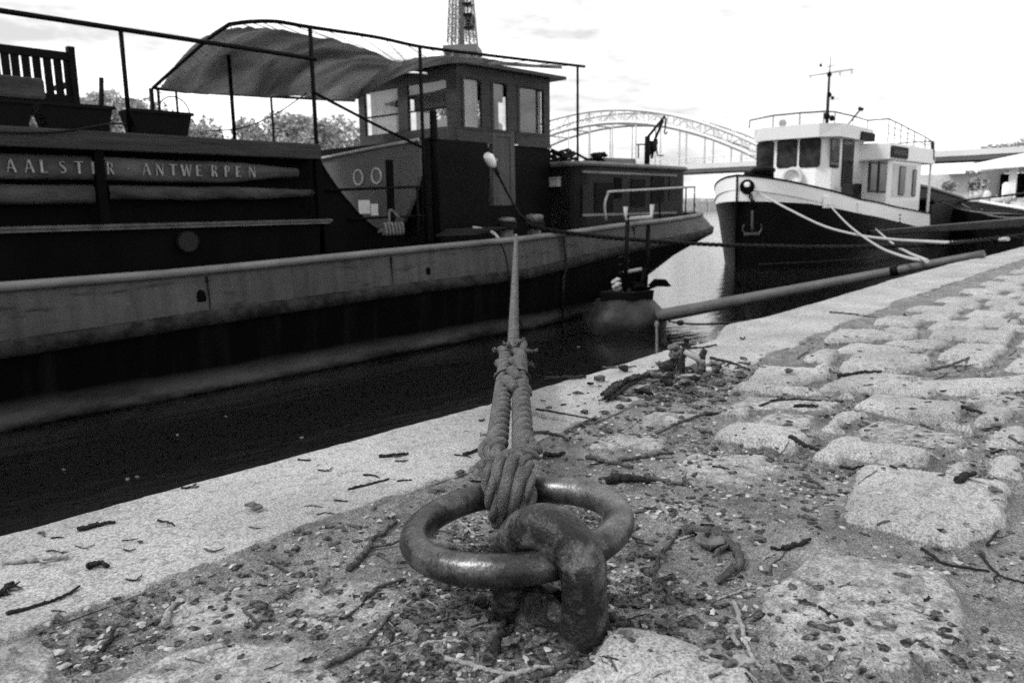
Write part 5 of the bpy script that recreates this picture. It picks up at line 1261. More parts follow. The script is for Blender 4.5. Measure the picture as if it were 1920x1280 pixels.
for i in range(7):
    x0_, y0_ = 1750 + 18 * i, 372 + 6 * g4.random() + 3 * i; pa_, pb_ = Py(x0_, y0_, 7.9 - .3 * i), Py(1935, 392 + 4.5 * i + 4 * g4.random(), 2.6 + .3 * i)
    mb = MB(); mb.tube(sag(pa_, pb_, .12 + .1 * g4.random(), 16), .018 + .012 * g4.random(), n=6)
    tag(mb.build('mooring_rope', M_[['ropedark', 'cabingrey', 'ropedark', 'roperaw'][i % 4]], loc=pa_), 'one of several slack mooring ropes criss-crossing the black bow behind the tug stern', 'rope', 'slack ropes behind the tug')
# floating pavilion with a white roof
XP = 72.0; Pv = lambda x, y: Px(x, y, XP)
t = thing('floating_pavilion', 'white roofed floating pavilion with dark open front at the right picture edge', 'pavilion', (XP, 13, WZ))
yl_, yr_ = Pv(1700, 330)[1], Pv(1990, 330)[1]
mb = MB(); mb.box((XP, yr_, WZ - .4), (XP + 14, yl_, Pv(1850, 372)[2])); mb.build('pontoon', M_['stonefar'], t)
mb = MB(); mb.box((XP + .5, Pv(1846, 340)[1], Pv(1850, 372)[2] + .01), (XP + 12, yl_ - .5, Pv(1800, 325)[2])); mb.build('wall', M_['offwhite'], t)
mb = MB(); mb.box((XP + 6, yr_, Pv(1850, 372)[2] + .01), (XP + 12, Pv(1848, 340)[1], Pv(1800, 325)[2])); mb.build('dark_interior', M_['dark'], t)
r0, r1, r2, r3 = Pv(1768, 322), Pv(1990, 306), Pv(1990, 272), Pv(1800, 312)
mb = MB(); mb.add([r0 + [-1, 0, 0], r1 + [-1, 0, 0], r2 + [8, 0, 0.6], r3 + [8, 0, .6], r0 + [14, 0, 0], r1 + [14, 0, 0], r0 + [-1, 0, -.12], r1 + [-1, 0, -.12]], [(0, 1, 2, 3), (3, 2, 5, 4), (0, 6, 7, 1)]); mb.build('roof', M_['white'], t)
for x in (1899, 1950):
    mb = MB(); q = Pv(x, 340); mb.box((XP - .2, q[1] - .25, Pv(x, 372)[2]), (XP + .2, q[1] + .25, Pv(x, 312)[2])); mb.build('column', M_['white'], t)
for x, y in ((1887, 345),):
    q = Px(x, y, 55.0); mb = MB(); mb.tube([(q[0], q[1], WZ - 1), q], .2, n=10); mb.tube([q, q + [0, 0, .1]], [.2, .08], n=10); tag(mb.build('mooring_pile', M_['white'], loc=q), 'white mooring pile standing in front of the pavilion opening', 'pile')
g2 = np.random.default_rng(5)
for i, (x, y, s) in enumerate(((1835, 345, 14), (1826, 352, 9), (1780, 352, 10))):
    q = Px(x, y, 62.0 + i); k = float((q - CAM) @ fw) / FPX; t2 = thing('potted_shrub', ['tallest grey shrub on the pavilion deck', 'low grey shrub left of the tallest one on the pavilion deck', 'small shrub by the pale pavilion wall behind the tug'][i], 'shrub', (q[0], q[1], q[2] - s * k), 'shrubs on the pavilion')
    mb = MB(); V_ = []; F2 = []
    for j in range(160):
        d_ = g2.normal(size=3); d_ /= np.linalg.norm(d_); p = q + d_ * s * k * g2.random() ** .5; u_ = g2.normal(size=3) * .12; v_ = g2.normal(size=3) * .12; n0 = len(V_); V_ += [p - u_, p + v_, p + u_, p - v_]; F2.append((n0, n0 + 1, n0 + 2, n0 + 3))
    mb.add(V_, F2); mb.build('foliage', M_['foliage'], t2)
    mb = MB(); mb.tube([(q[0], q[1], q[2] - s * k - .5), (q[0], q[1], q[2] - s * k + .2)], .3, n=10); mb.build('pot', M_['stonefar'], t2)

# ================================================================== FOREGROUND: ring, eye, mooring rope
RC, RR, RT = np.array([.8527, .7561, .077]), .1579, .0231
RN = np.array([-.0434, .0847, 1.0]); RN /= np.linalg.norm(RN)
e1 = np.cross([0, 1.0, 0], RN); e1 /= np.linalg.norm(e1); e2 = np.cross(RN, e1)
def ringp(a): return RC + RR * (cos(a) * e1 + sin(a) * e2)
g = np.random.default_rng(11)
mb = MB(); P = []
for a in np.arange(120) * 2 * pi / 120:
    rad = cos(a) * e1 + sin(a) * e2; c = RC + RR * rad
    P.append([c + (RT + .0009 * (vnoise(np.array([a * 9]), np.array([b * 3]), 1.0, 4)[0] - .5)) * (cos(b) * rad + sin(b) * RN) for b in np.arange(28) * 2 * pi / 28])
P.append(P[0])
mb.grid(P, True, True)
tag(mb.build('mooring_ring', M_['iron'], loc=RC), 'big worn iron mooring ring lying through the iron eye', 'mooring ring')
t = thing('mooring_eye', 'thick rusted iron eye set in the quay holding the ring', 'mooring eye', (.778, .636, 0))
EC_, ER, EH = np.array([.7782, .634]), .0590, .0705
ed = np.array([.0806, -.9967])
path = []
for z in np.linspace(-.05, EH, 9): path.append((EC_[0] + ed[0] * ER, EC_[1] + ed[1] * ER, z))
for a in np.linspace(0, pi, 30)[1:]: path.append((EC_[0] + ed[0] * ER * cos(a), EC_[1] + ed[1] * ER * cos(a), EH + ER * sin(a)))
for z in np.linspace(EH, -.05, 9)[1:]: path.append((EC_[0] - ed[0] * ER, EC_[1] - ed[1] * ER, z))
path = np.array(path); zz = path[:, 2]
rad = np.where(np.arange(len(path)) < 12, .030 + .010 * np.clip((.03 - zz) / .06, 0, 1) , .029)
mb = MB(); P = []; u = np.array([ed[1], -ed[0], 0])
tan = np.gradient(path, axis=0); tan /= np.linalg.norm(tan, axis=1)[:, None]
for i, c in enumerate(path):
    nrm = np.cross(tan[i], u); row = []
    for b in np.arange(26) * 2 * pi / 26:
        k = 1 + .035 * (vnoise(np.array([i * .5]), np.array([b * 2]), 1.0, 9)[0] - .5) * 2
        sgn = lambda v, p: math.copysign(abs(v) ** p, v)
        row.append(c + k * (rad[i] * 1.16 * sgn(cos(b), .8) * u + rad[i] * (.84 + .26 * max(0, (path[i][2] - EH) / ER)) * sgn(sin(b), .8) * nrm))
    P.append(row)
mb.grid(P, True, True); mb.build('eye_bar', M_['irondark'], t)
mb = MB(); vs, fs = ICO[2]
q_ = np.array([vs[:, 0] * .032, vs[:, 1] * .082, np.clip(vs[:, 2], -.3, 1) * .060]).T
q_ *= (1 + .38 * (vnoise(vs[:, 0] * 3 + vs[:, 2], vs[:, 1] * 3, .7, 3) - .5))[:, None]
mb.add(q_ + [EC_[0] + .002, EC_[1] + .004, -.012], fs, True); mb.build('eye_base', M_['irondark'], t)
mb = MB(); sd_ = 0
for k in range(46):
    a = k * 2.4; r = .030 + .035 * g.random(); mb.blob((EC_[0] + ed[0] * ER * (1 if k % 3 else -1) + cos(a) * r, EC_[1] + ed[1] * ER * (1 if k % 3 else -1) + sin(a) * r * .9, -.016 + .012 * g.random()), np.array([.007, .007, .005]) * (.4 + 1.0 * g.random()), k, .5)
mb.build('rust_crust', M_['wetbark'], t)

# rope: two legs from the ring, spliced into one line to the barge bollards
A0_ = ringp(radians(46)); Bend = Py(968, 428, 7.42)
def on_line(ypx):                        # point of the straight rope at a photo row
    lo, hi = 0.0, 1.0
    for _ in range(40):
        m = (lo + hi) / 2; p = A0_ + (Bend - A0_) * m; v = p - CAM; yy = 640 - FPX * (v @ up) / (v @ fw)
        if yy > ypx: lo = m
        else: hi = m
    return lo
dirv = (Bend - A0_); Lr_ = np.linalg.norm(dirv); dirv /= Lr_
lat = np.cross(dirv, [0, 0, 1.0]); lat /= np.linalg.norm(lat); nrm_ = np.cross(lat, dirv)
RRP = .0222
rope = thing('mooring_rope', 'thick twisted doubled mooring rope stretched from the iron ring to the barge bollards', 'rope', A0_)
sS = on_line(662) * Lr_; sE = on_line(441) * Lr_
lift = np.array([0, 0, RT + RRP * .6])
def rp(s, off=0.0, h=0.0):
    k = max(0, 1 - s / (sS * 1.15)); return A0_ + dirv * s + lat * off + nrm_ * h + lift * (k ** 1.5)
for sg, ang, turns in ((1, 43.0, 1), (-1, 49.5, 1)):
    cth = ringp(radians(ang)); rad_o = cos(radians(ang)) * e1 + sin(radians(ang)) * e2; tau = np.cross(RN, rad_o)
    rho = RT + RRP * .98
    wrap = []
    n_t = 44
    for i in range(n_t):
        ph = radians(70) + 2 * pi * 1.05 * i / n_t
        wrap.append(cth + rho * (cos(ph) * rad_o + sin(ph) * RN) + tau * sg * (.020 - .016 * i / n_t))
    legs = [rp(s, sg * lerp(.0265, .0215, min(1, s / (sS * .8)))) for s in np.linspace(.10, sS, 60)]
    path = smoothpath(legs[::-1][:50:3] + [legs[3], legs[0]] + [wrap[i] for i in range(0, n_t, 3)], 420)
    mb = MB(); rope_mesh(mb, path, RRP, pitch=.15, n=10, step=.0045); mb.build('rope_leg', M_['roperaw'], rope)
    # second bight beside the first
    wrap2 = []
    for i in range(40):
        ph = radians(80) + 2 * pi * .80 * i / 40
        wrap2.append(cth + (rho + .004) * (cos(ph) * rad_o + sin(ph) * RN) + tau * sg * (.043 - .020 * i / 40))
    path = smoothpath([rp(.42, sg * .018, -.004), rp(.30, sg * .024, .000), rp(.18, sg * .034, .003), rp(.10, sg * .044, .005)] + [wrap2[i] for i in range(0, 40, 3)], 220)
    mb = MB(); rope_mesh(mb, path, RRP * .66, pitch=.09, n=10, step=.0045); mb.build('hitch_loop', M_['roperaw'], rope)
path = [rp(s, 0, 0) for s in np.linspace(sS - .06, sE, 60)]
mb = MB(); rope_mesh(mb, np.array(path), .0205, pitch=.15, n=6, step=.012); mb.build('rope_line', M_['roperaw'], rope)
mb = MB()
for k, yy in enumerate(np.linspace(655, 742, 13)):
    s = on_line(yy) * Lr_; a = k * 2.2; mb.tube([rp(s - .06, .030 * cos(a), .018 * sin(a)), rp(s, .040 * cos(a + .6), .028 * sin(a + .6)), rp(s + .06, .024 * cos(a + 1.2), .018 * sin(a + 1.2))], [.011, .016, .010], n=8)
mb.build('splice_tuck', M_['roperaw'], rope)
mb = MB(); s = on_line(664) * Lr_
for k, (o, h, l) in enumerate(((-.05, .012, .03), (.062, .012, .03), (.03, .05, .025), (-.02, .04, .02), (.05, -.02, .03))):
    e = rp(s - .02 * k, o, h); mb.tube([rp(s, o * .35, h * .3), rp(s, o * .7, h * .8), e], [.008, .008, .005], n=6)
    for j in range(7): mb.tube([e, e + lat * (o * .25 + .012 * (g.random() - .5)) + nrm_ * (.02 * (g.random() - .4)) + dirv * .02 * (g.random() - .5)], .0022, n=4)
mb.build('frayed_end', M_['roperaw'], rope)
s = on_line(716) * Lr_; mb = MB(); mb.tube([rp(s + .004 * sin(2 * a), .047 * cos(a), .026 * sin(a)) for a in np.linspace(0, 2 * pi, 26, endpoint=False)], .0045, n=6, closed=True); mb.tube([rp(s, .046, 0), rp(s, .052, -.05)], .003, n=5); mb.build('seizing', M_['ropedark'], rope)
q = Pz(939, 757, .015); mb = MB(); sdv = np.array([.66, -.75, 0]); mb.prism([q + sdv * -.012 + [0, 0, -.03], q + sdv * .012 + [0, 0, -.02], q + sdv * .022 + [0, 0, .05], q + sdv * -.006 + [0, 0, .03]], (.02, .03, .0))
tag(mb.build('iron_tab', M_['dark'], loc=q), 'small dark iron tab sticking up at the quay edge left of the rope', 'iron tab')

# ------------------------------------------------------------------ sticks, leaves and litter
def gz(x, y):
    x = np.array([x], float); y = np.array([y], float)
    if y[0] > yinner(x)[0]: return 0.0
    return float(ground_height(x, y)[0][0])
def stick(pts, wpx, mt, lbl=None, group=None, seed=0, fork=False, name='twig', lift_=0.0):
    P0 = [Pz(x, y, 0.0) for x, y in pts]
    zs = [gz(p[0], p[1]) for p in P0]
    dep = float((P0[0] - CAM) @ fw); r = wpx / 2 / FPX * dep * (.97 if seed < 100 else .82)
    base_z = max(zs) * .6 + sum(zs) / len(zs) * .4
    g = np.random.default_rng(seed)
    P1 = [np.array([p[0], p[1], max(z, base_z - .006) + r * .75 + lift_]) for p, z in zip(P0, zs)]
    pp = smoothpath(P1, max(10, 8 * len(P1)))
    n = len(pp); jit = g.normal(size=(n, 3)) * r * .20 + np.repeat(g.normal(size=(n // 4 + 1, 3)) * r * .28, 4, 0)[:n] * [1, 1, .25]
    rr = r * (1 - .45 * np.linspace(0, 1, n)) * (1 + .35 * (g.random(n) - .5)); k = g.integers(2, n - 2); rr[k] *= 1.22
    mb = MB(); mb.tube(pp + jit, rr, n=7)
    if fork or seed % 2 == 0:
        i = n // 2; d = pp[-1] - pp[0]; sd2 = np.array([-d[1], d[0], 0]) * (.22 + .2 * g.random()) * (1 if seed % 2 else -1); mb.tube([pp[i], pp[i] + sd2 * .5 + d * .12, pp[i] + sd2 * .8 + d * .3 + [0, 0, r * .5]], [rr[i] * .6, rr[i] * .5, rr[i] * .3], n=6)
    o = mb.build(name, M_[mt], loc=P1[0])
    if lbl: tag(o, lbl, 'stick', group)
    return o
GT = 'twigs fallen on the quay'
ST = [
 ([(148, 996), (182, 986), (217, 981)], 11, 'stickdark', 'short dark stick lying near the water edge on the coping, left side'),
 ([(10, 1058), (70, 1053), (128, 1047)], 12, 'stickpale', 'pale straight stick on the coping at the left picture edge'),
 ([(160, 1066), (185, 1060), (206, 1063)], 13, 'stickdark', 'stubby dark stick with bumps beside the pale straight stick on the coping'),
 ([(-5, 1120), (12, 1106), (26, 1094)], 14, 'stickdark', 'dark stick cut off by the left picture edge'),
 ([(14, 1152), (70, 1136), (115, 1122), (150, 1100)], 9, 'stickdark', 'long lumpy dark branch on the coping above the soil joint at left'),
 ([(655, 1048), (682, 1022), (700, 996), (742, 962)], 15, 'stick', 'knobbly bent stick just left of the iron ring'),
 ([(678, 1110), (712, 1086), (757, 1064)], 10, 'stick', 'dark straight twig touching the left underside of the ring'),
 ([(606, 1230), (655, 1202), (690, 1178), (735, 1128)], 12, 'stick', 'long stick pointing up towards the ring from lower left'),
 ([(655, 918), (690, 910), (730, 899)], 6, 'stickdark', 'thin forked twig on the coping left of the ring'),
 ([(712, 857), (738, 855), (766, 851)], 8, 'stickdark', 'small dark twig midway along the pale coping, near the water'),
 ([(870, 855), (900, 842), (930, 829)], 7, 'stickdark', 'thin dark twig on the coping just left of the doubled rope'),
 ([(732, 1260), (752, 1238), (770, 1214)], 14, 'stick', 'short thick stick standing out below the ring near the bottom edge'),
 ([(302, 1152), (315, 1132), (325, 1114)], 15, 'stickpale', 'pale chunky stick end on the soil strip at lower left'),
 ([(190, 1192), (202, 1176), (212, 1160)], 10, 'stickdark', 'dark stub in the soil joint left of the pale chunky stick'),
 ([(900, 1275), (950, 1246), (1010, 1236), (1060, 1232)], 15, 'stickpale', 'pale stick lying in front of the iron eye at the bottom'),
 ([(1002, 1256), (1050, 1230), (1110, 1198)], 17, 'stick', 'thick stick running up right against the foot of the iron eye'),
 ([(835, 1215), (880, 1224), (950, 1240), (1000, 1238)], 11, 'stickpale', 'mossy pale twig crossing below the eye'),
 ([(815, 1006), (860, 1008), (905, 1020)], 11, 'stick', 'brown stick lying inside the ring'),
 ([(848, 1032), (864, 1022), (882, 1012)], 8, 'stickpale', 'small pale twig inside the ring against the front tube'),
 ([(1022, 713), (1060, 710), (1100, 709)], 9, 'stickdark', 'dark straight twig beside the quay edge right of the rope splice'),
 ([(1005, 768), (1055, 776), (1108, 786)], 4, 'stickdark', 'very thin straight twig with a knob at its right end'),
 ([(1060, 809), (1088, 797), (1116, 783)], 6, 'stick', 'slim twig slanting right of the doubled rope'),
 ([(1000, 812), (1035, 815), (1066, 821)], 8, 'stick', 'short twig touching the right rope leg'),
 ([(1018, 846), (1040, 843), (1060, 838)], 11, 'stickdark', 'stubby dark stick right of the rope above the hitch'),
 ([(1100, 845), (1135, 852), (1190, 862)], 11, 'stick', 'stick with blunt dark end leading right across the soil'),
 ([(1160, 850), (1210, 840), (1262, 834)], 9, 'stick', 'twig overlapping the blunt ended stick from the right'),
 ([(1140, 886), (1180, 884), (1216, 888)], 20, 'stickdark', 'thick dark rotten stub right of the rope hitch'),
 ([(1212, 881), (1245, 886), (1282, 894)], 10, 'stick', 'twig continuing to the right of the thick dark stub'),
 ([(1230, 801), (1280, 785), (1310, 772), (1335, 762)], 7, 'stick', 'long forked twig on the worn cobble beyond the ring'),
 ([(1320, 765), (1350, 763), (1376, 766)], 8, 'stickdark', 'dark twig crossing the end of the long forked twig'),
 ([(1445, 747), (1490, 744), (1541, 746)], 5, 'stickdark', 'thin upper twig on the flat cobble in the middle of the paving'),
 ([(1488, 757), (1512, 757), (1534, 758)], 8, 'stickdark', 'short fat twig just below the thin twig on the flat cobble'),
 ([(1570, 710), (1610, 709), (1652, 708)], 8, 'stickdark', 'dark twig lying on the large pale cobble at upper right'),
 ([(1738, 694), (1775, 687), (1816, 679)], 7, 'stick', 'twig wedged in the joint between two pale cobbles at right'),
 ([(1792, 914), (1810, 902), (1826, 890)], 15, 'stickdark', 'short thick dark stick on the corner of the big square slab'),
 ([(1782, 893), (1830, 908), (1872, 921)], 5, 'stickpale', 'long pale thin twig under the dark stick on the square slab corner'),
 ([(1470, 1010), (1495, 1003), (1522, 995)], 12, 'stickdark', 'dark stub on the gravel below the square slab'),
 ([(1285, 985), (1335, 984), (1368, 1006), (1390, 1035), (1345, 1070)], 22, 'stick', 'thick hooked branch lying right of the ring'),
 ([(1225, 1062), (1236, 1030), (1250, 1008), (1278, 978)], 12, 'stick', 'bent twig between the ring and the thick hooked branch'),
 ([(1222, 1062), (1248, 1076), (1252, 1106)], 11, 'stick', 'elbow shaped twig close to the right side of the ring'),
 ([(1375, 1105), (1392, 1140), (1400, 1180), (1430, 1226)], 11, 'stickpale', 'pale peeled stick pointing down to the lower right'),
 ([(1366, 1145), (1374, 1162), (1386, 1180)], 15, 'stickpale', 'short pale wood chip beside the peeled stick'),
 ([(1730, 1012), (1775, 1038), (1852, 1050)], 7, 'stickdark', 'thin curved twig under the broken corner of the square slab'),
 ([(1840, 1020), (1872, 1055), (1925, 1073)], 6, 'stickdark', 'thin wiry twig running off the right picture edge'),
 ([(1150, 1106), (1182, 1097), (1216, 1085)], 10, 'stick', 'twig lying in the dirt right of the iron eye'),
 ([(1238, 926), (1252, 946), (1258, 962), (1284, 950)], 8, 'stickpale', 'curled pale twig above the bent twig right of the ring'),
 ([(1480, 832), (1510, 842), (1536, 852)], 10, 'stickdark', 'dark twig across the gravel patch beside the worn cobble'),
 ([(926, 1210), (936, 1184), (950, 1152)], 20, 'stickdark', 'dark bark lump standing in front of the iron eye'),
 ([(800, 1143), (870, 1138), (955, 1126)], 9, 'stick', 'slim stick in the shadow below the front of the ring'),
 ([(1332, 673), (1368, 681), (1406, 692)], 6, 'stickdark', 'thin dark twig trailing right of the mooring shackle'),
 ([(1804, 766), (1840, 775), (1872, 786)], 8, 'stickdark', 'dark twig in the paving joint at the right picture edge'),
 ([(1556, 586), (1600, 590), (1642, 593)], 3, 'stickdark', 'thin straight twig on the far coping below the spar'),
 ([(1285, 655), (1315, 653), (1345, 648)], 5, 'stickdark', 'dark twig lying along the quay edge behind the shackle'),
 ([(1130, 690), (1160, 690), (1195, 688)], 4, 'stick', 'slim twig near the quay edge between the rope and the shackle'),
]
for i, (pts, wpx, mt, lbl) in enumerate(ST): stick(pts, wpx, mt, lbl, GT, i + 1)
g = np.random.default_rng(21)
COP, SOIL = 'tiny broken twig lying loose on the pale coping stone', 'small broken twig lying loose among gravel and cobbles'
n = 0
while n < 34:
    x, y = g.uniform(0, 1500), g.uniform(560, 1180); p = Pz(x, y)
    if not (yinner(p[0]) + .03 < p[1] < yedge(p[0]) - .02): continue
    L_ = g.uniform(8, 30) * (p[0] + p[1] < 2.6) + 10; a = g.normal() * .4
    stick([(x, y), (x + L_ * .5, y + g.normal() * 2), (x + L_ * cos(a), y - L_ * .4 * sin(a))], g.uniform(2.5, 6), g.choice(['stickdark', 'stick', 'stickdark']), COP, 'tiny twigs on the coping', 100 + n); n += 1
n = 0
while n < 110:
    x, y = g.uniform(0, 1900), 560 + 720 * g.random() ** 1.1; p = Pz(x, y)
    if p[1] > yinner(p[0]) - .02 or p[1] < .05: continue
    L_ = g.uniform(14, 48) * (1.0 if y > 850 else .7); a = g.uniform(-1.2, 1.2)
    stick([(x, y), (x + L_ * .5 * cos(a) + g.normal() * 3, y - L_ * .3 * sin(a)), (x + L_ * cos(a), y - L_ * .6 * sin(a))], g.uniform(3, 8) * (1 if y > 850 else .7), g.choice(['stickdark', 'stick', 'stick', 'stickpale']), SOIL, 'small twigs among the cobbles', 300 + n); n += 1
n = 0
while n < 18:
    x, y = g.uniform(560, 1560), g.uniform(900, 1265); p = Pz(x, y)
    if p[1] > yinner(p[0]) - .03 or np.hypot(p[0] - .79, p[1] - .66) < .10: continue
    L_ = g.uniform(55, 120); a = g.uniform(-1.3, 1.3)
    stick([(x, y), (x + L_ * .35 * cos(a) + g.normal() * 6, y - L_ * .25 * sin(a)), (x + L_ * .7 * cos(a), y - L_ * .45 * sin(a) + g.normal() * 6), (x + L_ * cos(a), y - L_ * .6 * sin(a))], g.uniform(4, 8), g.choice(['stickdark', 'stick', 'stickpale']), 'long thin crooked twig lying in the dirt around the iron ring', 'long twigs around the ring', 800 + n); n += 1
# leaves
def leaf(x, y, wpx, mt, lbl, seed, group='dead leaves on the quay', curl=.3):
    p = Pz(x, y); k = float((p - CAM) @ fw) / FPX; L_ = wpx * k; g = np.random.default_rng(seed); a0 = g.uniform(0, 2 * pi)
    nx, ny = 9, 7; z0 = gz(p[0], p[1]) + .004; P = []; up_ = g.uniform(-.3, .5)
    for i in range(nx):
        s = i / (nx - 1); wv = .32 * sin(pi * s ** .8) * (1 + .25 * sin(s * 17 + seed)) + .012; row = []
        for j in range(ny):
            v = (j / (ny - 1) - .5) * 2
            lx, ly = (s - .5) * L_, v * wv * L_
            row.append((p[0] + lx * cos(a0) - ly * sin(a0), p[1] + lx * sin(a0) + ly * cos(a0), z0 + L_ * (curl * (v * v) * .25 + up_ * .25 * s * s + .05 * sin(s * 9 + seed))))
        P.append(row)
    mb = MB(); mb.grid(P); o = mb.build('leaf', M_[mt], loc=(p[0], p[1], z0)); m = o.modifiers.new('solid', 'SOLIDIFY'); m.thickness = .0006
    return tag(o, lbl, 'leaf', group)
LV = [(912, 821, 36, 'leafpale', 'pale dry leaf on the coping touching the left rope leg'), (1148, 1000, 46, 'leaf', 'flat leaf under the right side of the ring'), (1330, 1000, 80, 'leaf', 'large flat leaf beneath the thick hooked branch'),
      (958, 1193, 42, 'leaf', 'curled leaf at the foot of the iron eye, left of its base'), (1010, 1196, 36, 'leaf', 'curled leaf directly in front of the iron eye'), (1312, 698, 60, 'leaf', 'large upturned leaf at the foot of the mooring shackle'),
      (1342, 690, 40, 'leaf', 'leaf on edge right of the mooring shackle'), (476, 957, 38, 'leaf', 'dark curled leaf alone on the coping at left'), (1392, 1238, 52, 'leafpale', 'pale leaf on the flat slab at the bottom'),
      (1872, 1262, 62, 'leafpale', 'pale folded leaf in the lower right corner'), (610, 1088, 40, 'leaf', 'grey leaf on the soil left of the ring'), (1640, 1170, 30, 'leafpale', 'small pale leaf at the far side of the worn slab'), (1250, 1150, 46, 'leaf', 'brown leaf right of the iron eye in the dirt')]
for i, (x, y, wp, mt, lbl) in enumerate(LV): leaf(x, y, wp, mt, lbl, i + 1, curl=.6)
n = 0
while n < 22:
    x, y = 1250 + 75 * g.normal(), 712 + 16 * g.normal(); p = Pz(x, y)
    if p[1] > yedge(p[0]) - .06 or p[1] < .9: continue
    leaf(x, y, g.uniform(14, 34), g.choice(['leaf', 'stickdark', 'leaf']), 'dark crumpled leaf in the litter heap around the mooring shackle', 400 + n, 'leaves round the shackle', g.uniform(.5, 1.4)); n += 1
n = 0
while n < 60:
    x, y = g.uniform(0, 1900), g.uniform(640, 1280); p = Pz(x, y)
    if p[1] > yinner(p[0]) + (.1 if g.random() < .2 else -.01) or p[1] < .05: continue
    leaf(x, y, g.uniform(14, 34), g.choice(['leaf', 'leafpale', 'leaf']), 'small dead leaf fragment lying among the gravel', 50 + n, 'small leaf fragments', g.uniform(.2, 1)); n += 1
# gravel and crumbs: uncountable
def scatter(N, name, mt, smin, smax, seed, flat, region):
    g = np.random.default_rng(seed); xs = []; ys = []
    while len(xs) < N:
        if region == 'soil':
            x = .3 + 3.2 * g.random() ** 1.6; y = g.uniform(.12, 1.2)
        elif region == 'shackle':
            x, y = 2.16 + .22 * g.normal(), 1.20 + .09 * g.normal()
            if y > yedge(x) - .04: continue
            xs.append(x); ys.append(y); continue
        else:
            a = g.uniform(0, 2 * pi); r = abs(g.normal()) * .12 + .02; x, y = .82 + r * cos(a), .68 + r * sin(a)
        if y > yinner(x) + .01: 
            if g.random() > .06: continue
            y = g.uniform(yinner(x), yedge(x) - .01)
        cl = vnoise(np.array([x]), np.array([y]), .12, 77)[0]
        if g.random() > cl * 1.4 - .15: continue
        xs.append(x); ys.append(y)
    xs = np.array(xs); ys = np.array(ys); Z, S = ground_height(xs, ys); Z = np.where(ys > yinner(xs), .0, Z)
    keep = (g.random(N) > S * .88)
    v0, f0 = ICO[0]; V = []; F = []; n = 0
    for x, y, z in zip(xs[keep], ys[keep], Z[keep]):
        s = smin + (smax - smin) * g.random() ** 3; k = 1 + 1.0 * (g.random(12) - .5)
        a = g.uniform(0, 2 * pi); sc_ = np.array([s * g.uniform(.7, 1.5), s * g.uniform(.5, 1), s * flat])
        p = v0 * k[:, None] * sc_; ca, sa = cos(a), sin(a)
        V.append(np.stack([x + p[:, 0] * ca - p[:, 1] * sa, y + p[:, 0] * sa + p[:, 1] * ca, z + p[:, 2] + s * flat * .4], 1)); F += [(i + n, j + n, l + n) for i, j, l in f0]; n += 12
    mb = MB(); mb.add(np.vstack(V), F, False); return kind(mb.build(name, M_[mt]), 'stuff')
scatter(6500, 'gravel', 'pebble', .0012, .0075, 1, .42, 'soil')
scatter(9000, 'leaf_litter', 'chip', .0015, .011, 2, .25, 'soil')
scatter(1500, 'leaf_litter', 'chip', .002, .013, 3, .4, 'eye')
scatter(500, 'leaf_litter', 'chip', .003, .022, 4, .3, 'shackle')

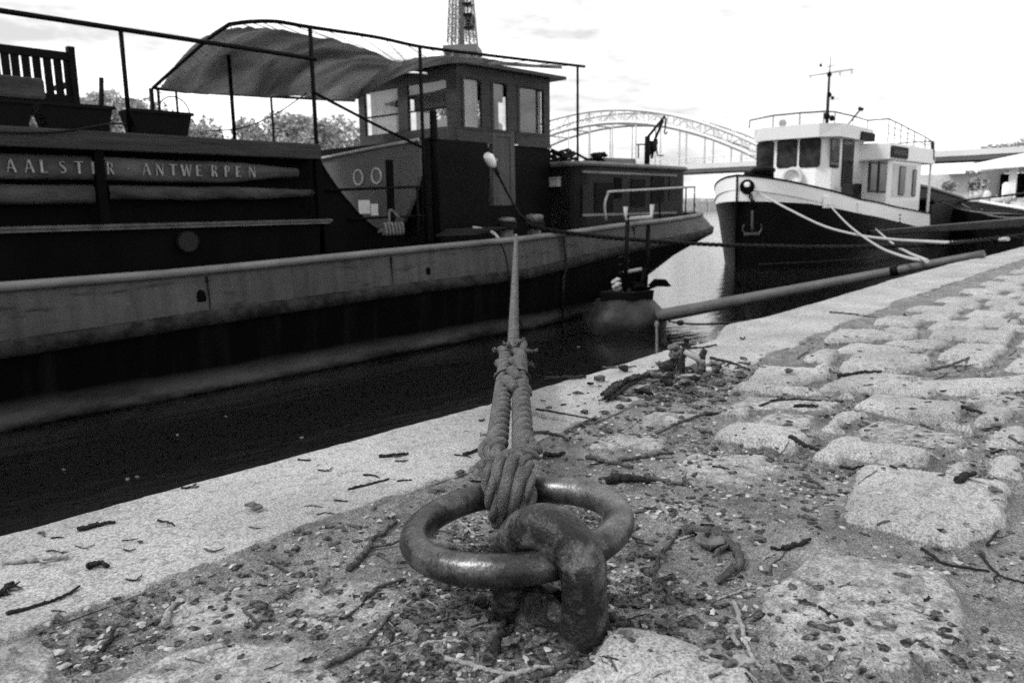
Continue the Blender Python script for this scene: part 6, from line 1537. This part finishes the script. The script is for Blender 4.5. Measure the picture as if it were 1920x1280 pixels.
# ------------------------------------------------------------------ second mooring point, bark and boards near the edge
q = Pz(1292, 700, 0); K_ = float((q - CAM) @ fw) / FPX
r2 = np.array([rt[0], rt[1], 0]); r2 /= np.linalg.norm(r2)
def S_(u, v, h): return q + r2 * (u * K_) + np.array([r2[1] * -1, r2[0], 0]) * (v * K_) + np.array([0, 0, h * K_])
t = thing('mooring_shackle', 'rusty bolted mooring shackle standing on the quay edge amid litter', 'shackle', q)
for u in (-16, 22):
    mb = MB(); mb.tube(smoothpath([S_(u, 0, -8), S_(u + 1, 0, 14), S_(u + 2, 2, 32), S_(u + 8, 5, 44)], 10), [13 * K_, 12 * K_, 11 * K_, 11 * K_, 10 * K_, 10 * K_, 10 * K_, 9 * K_, 9 * K_, 8 * K_], n=10, flat=(1, .6)); mb.build('shackle_lug', M_['irondark'], t)
mb = MB(); mb.tube([S_(-10, 0, 44), S_(14, 0, 30), S_(24, -2, 20)], 7 * K_, n=10); mb.tube([S_(30, -4, 8), S_(48, -8, 6)], 6 * K_, n=8); mb.build('shackle_pin', M_['galv'], t)
mb = MB(); mb.lathe(S_(46, -10, 6), [(10 * K_, -6 * K_), (10 * K_, 6 * K_)], 6, r2, False); mb.lathe(S_(-6, 0, 50), [(9 * K_, 0), (9 * K_, 8 * K_), (5 * K_, 8 * K_), (5 * K_, 14 * K_)], 6, (0, 0, 1), False); mb.lathe(S_(-4, 0, 64), [(8 * K_, 0), (8 * K_, 5 * K_)], 8, (0, 0, 1)); mb.build('bolt_head', M_['irondark'], t)
mb = MB(); 
for k in range(8): mb.blob(S_(-30 + 6 * (k % 4), 4 + k, 34 + 7 * (k // 2 % 3)), np.array([8, 8, 7]) * K_, k, .35)
for k in range(10): mb.tube([S_(-18, 0, 30), S_(-18 + 8 * g.normal(), 3 * g.normal(), 10), S_(-16 + 12 * g.normal(), 4 * g.normal(), -4)], 1.6 * K_, n=4)
mb.build('rope_shred', M_['roperaw'], t)
mb = MB(); pp = smoothpath([Pz(1142, 745, .008), Pz(1160, 728, .014), Pz(1185, 715, .010), Pz(1222, 705, .005)], 22); gg = np.random.default_rng(4)
for k in range(9): mb.tube(pp + np.array([0, 0, .004]) + gg.normal(size=3) * [.013, .013, .005] + gg.normal(size=(22, 3)) * .0025, np.linspace(.007, .003, 22) * gg.uniform(.6, 1.2), n=6)
tag(mb.build('rotten_branch', M_['wetbark'], loc=pp[0]), 'dark splintered rotten branch left of the mooring shackle', 'branch')
mb = MB(); pp = smoothpath([Pz(1236, 690, .02), Pz(1255, 683, .03), Pz(1276, 678, .02)], 14)
for k in range(4): mb.tube(pp + gg.normal(size=3) * [.012, .012, .006], np.linspace(.009, .011, 14), n=7)
tag(mb.build('bark_slab', M_['wetbark'], loc=pp[0]), 'dark bark slab leaning on the left lug of the shackle', 'bark')
